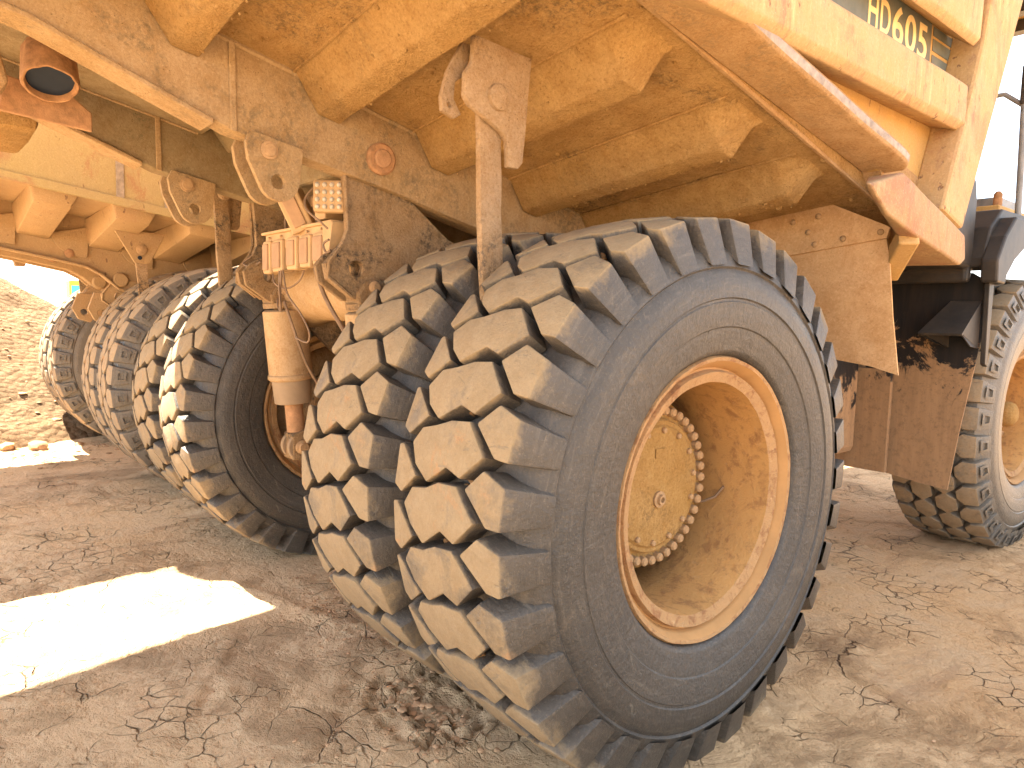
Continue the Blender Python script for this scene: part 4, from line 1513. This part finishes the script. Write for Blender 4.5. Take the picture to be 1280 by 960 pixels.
# streaks of reddish soil, dragged along the trucks' direction
strk = b.noise(1.0, 6, .7, .3, b.mapped((5.0, 1.1, 1), P0))
c = b.mix(b.math('MULTIPLY', b.rng(strk, .55, .66), .45), c, (0.46, 0.265, 0.15))
gg = b.noise(70, 6, .8, 0, P0)
c = b.mix(b.math('MULTIPLY', b.rng(gg, .53, .64), .32), c, (0.38, 0.225, 0.13))
c = b.mix(b.math('MULTIPLY', b.rng(gg, .46, .34), .25), c, (0.74, 0.58, 0.40))
c = b.mix(b.math('MULTIPLY', cr, .8), c, (0.075, 0.04, 0.025))
h = b.math('ADD', b.math('MULTIPLY', n_fine, .8), b.math('MULTIPLY', n_grit, .12))
h = b.math('ADD', h, b.math('MULTIPLY', b.math('MULTIPLY', b.noise(30, 8, .75, .5, P0), crumb), 1.4))
h = b.math('SUBTRACT', h, b.math('MULTIPLY', cr, 1.3))
GROUND = b.done(c, .96, h, 1.0, .05, 0, .08)
gobj = link('ground', me, None, GROUND, kind='structure')

# ------------------------------------------------------------------ soil heap
HC = (-13.0, -4.1)
nx_, ny_ = 300, 300
hx = np.linspace(-24, -6.3, nx_)
hy = np.linspace(-12.5, 6.5, ny_)
V = []
for x in hx:
    for y in hy:
        r_ = math.hypot((x - HC[0]), (y - HC[1]) * 1.0)
        base = 4.0 - .575 * r_ * (1 + .06 * fbm(x, y, 2, .35, 2))
        base = min(base, 3.3 + .15 * fbm(x, y, 2, .5))
        nn = .10 * fbm(x, y, 3, 1.1, 5) + .045 * abs(fbm(x, y, 3, 4.5, 8))
        z = base + nn
        if base < .12:
            z = max(-.35, base * 1.2 + nn * max(0, 1 + base))
        V.append((x, y, z))
F = [(i * ny_ + j, (i + 1) * ny_ + j, (i + 1) * ny_ + j + 1, i * ny_ + j + 1) for i in range(nx_ - 1) for j in range(ny_ - 1)]
me = bpy.data.meshes.new('soil_heap')
me.from_pydata(V, [], F)
me.polygons.foreach_set('use_smooth', [True] * len(F))
b = NB('loose_stony_soil')
n1_ = b.noise(3, 8, .72, .4)
n2_ = b.noise(14, 8, .75, .4)
v_ = b.vor(11, 'F1')
c = b.mix(b.rng(n1_, .35, .65), (0.26, 0.175, 0.10), (0.21, 0.13, 0.07))
c = b.mix(b.math('MULTIPLY', b.rng(n2_, .5, .65), .4), c, (0.20, 0.12, 0.07))
c = b.mix(b.math('MULTIPLY', b.rng(v_, 0, .35, 1, 0), .4), c, (0.30, 0.225, 0.15))
HEAP = b.done(c, .97, b.math('ADD', n2_, b.math('MULTIPLY', v_, -1.2)), 1.0, .06, 0, .05)
heap = link('soil_heap', me, None, HEAP, kind='structure')

# clods and stones
def clod_mesh(seed, sub=2):
    bm = bmesh.new()
    bmesh.ops.create_icosphere(bm, subdivisions=sub, radius=1)
    for v in bm.verts:
        n_ = v.co.copy()
        v.co *= 1 + .35 * noise.noise(n_ * 1.3 + Vector((seed * 9, 0, 0))) + .14 * noise.noise(n_ * 4 + Vector((seed * 5, 3, 0)))
        v.co.z *= .68
    me_ = bpy.data.meshes.new('clod')
    bm.to_mesh(me_)
    bm.free()
    me_.polygons.foreach_set('use_smooth', [True] * len(me_.polygons))
    me_.set_sharp_from_angle(angle=R(28))
    me_.materials.append(CLOD)
    return me_


CLODS = [clod_mesh(i) for i in range(6)]
rg = random.Random(11)


def scatter(name, spots, zfun):
    Vs, Fs, base = [], [], 0
    arr = []
    for m_ in CLODS:
        v = np.zeros(len(m_.vertices) * 3)
        m_.vertices.foreach_get('co', v)
        arr.append((v.reshape(-1, 3), [tuple(p.vertices) for p in m_.polygons]))
    for (x, y, s_) in spots:
        v, f = arr[rg.randrange(6)]
        a = rg.uniform(0, 6.28)
        ca, sa = math.cos(a), math.sin(a)
        sx, sy, sz = s_ * rg.uniform(.7, 1.3), s_ * rg.uniform(.7, 1.3), s_ * rg.uniform(.6, 1)
        w_ = np.stack([(v[:, 0] * ca - v[:, 1] * sa) * sx + x, (v[:, 0] * sa + v[:, 1] * ca) * sy + y, v[:, 2] * sz * .75 + zfun(x, y) + s_ * .10], 1)
        Vs.append(w_)
        Fs.extend([tuple(i + base for i in q) for q in f])
        base += len(v)
    m_ = bpy.data.meshes.new(name)
    m_.from_pydata(np.concatenate(Vs).tolist(), [], Fs)
    m_.polygons.foreach_set('use_smooth', [True] * len(Fs))
    m_.set_sharp_from_angle(angle=R(28))
    return link(name, m_, None, CLOD, kind='stuff')


spots = []
for i in range(90):                            # torn soil in front of the inner tyre
    spots.append((rg.gauss(1.27, .12), rg.gauss(-.66, .07), rg.uniform(.005, .020)))
for i in range(420):
    spots.append((rg.gauss(.25, .45), rg.gauss(-.5, .18), rg.uniform(.003, .010)))
for i in range(500):
    spots.append((rg.uniform(-3.0, 4.2), rg.uniform(-2.4, 4.0), rg.uniform(.003, .009)))
for i in range(60):
    spots.append((rg.gauss(1.5, .25), rg.gauss(-.9, .3), rg.uniform(.005, .013)))
scatter('loose_crumbs', spots, ground_z)


def heap_z(x, y):
    r_ = math.hypot((x - HC[0]), (y - HC[1]))
    b_ = 4.0 - .575 * r_ * (1 + .06 * fbm(x, y, 2, .35, 2))
    return max(b_, 0) + (.07 * fbm(x, y, 3, 1.1, 5) if b_ > 0 else 0)


spots = []
for i in range(1100):
    a = rg.uniform(-.35, .9)
    r_ = rg.uniform(4.5, 8.2) if i % 2 else rg.gauss(7.5, .5)
    spots.append((HC[0] + r_ * math.cos(a), HC[1] + r_ * math.sin(a), rg.uniform(.010, .03) * (1.0 if rg.random() < .93 else 2.0)))
scatter('heap_rubble', spots, heap_z)

for (px, py, s_, lb) in ((-6.75, -1.62, .17, "large brown dirt clod at the foot of the soil heap, left frame edge"),
                         (-6.42, -1.52, .085, "small brown dirt clod lying just in front of the large one"),
                         (-6.25, -1.22, .10, "flat broken dirt clod on the sunlit ground before the heap")):
    o = link('dirt_clod', CLODS[int(s_ * 50) % 6].copy())
    o.location = (px, py, s_ * .4)
    o.scale = (s_ * 1.3, s_, s_ * .95)
    o.rotation_euler = (0, 0, px)
    props(o, label=lb, category='dirt clod', group='dirt clods below the heap')

for z_, lb in ((13.15, "upper of the two thin power lines crossing the sky at the right"), (12.05, "lower of the two thin power lines crossing the sky at the right")):
    bm = bmesh.new()
    add_tube(bm, [(x, 60, z_ + .0004 * (x + 15) ** 2) for x in range(-75, 46, 10)], .018, 5)
    o = bm_done(bm, 'power_line', GREY, None, 0, smooth=60)
    props(o, label=lb, category='power line', group='power lines in the sky')

# machine far behind the heap: yellow with a blue-green window
mach = thing('site_machine', "far yellow machine with a blue-green cab window, showing past the soil heap", 'machine', (0, 0, 0))
def fr(px, py, dist):                           # a spot on the bearing of that machine, in metres from the camera
    return None
mx, my = -39.5, 4.6
mach.location = (mx, my, 0)
box('machine_body', (-1.6, 1.6), (-.2, 3.4), (.6, 2.0), MYEL, mach, .1)
box('machine_cab', (-.6, .6), (-.7, .5), (1.4, 3.0), MYEL, mach, .06)
box('cab_window', (.58, .63), (-.62, .30), (1.75, 2.75), TEAL, mach, .01)
for y in (.3, 2.8):
    for x in (-1.2, 1.2):
        lathe('wheel', [(-.25, .5), (-.2, .65), (.2, .65), (.25, .5)], (x, y, .65), 'x', BLACKC, mach, 28)
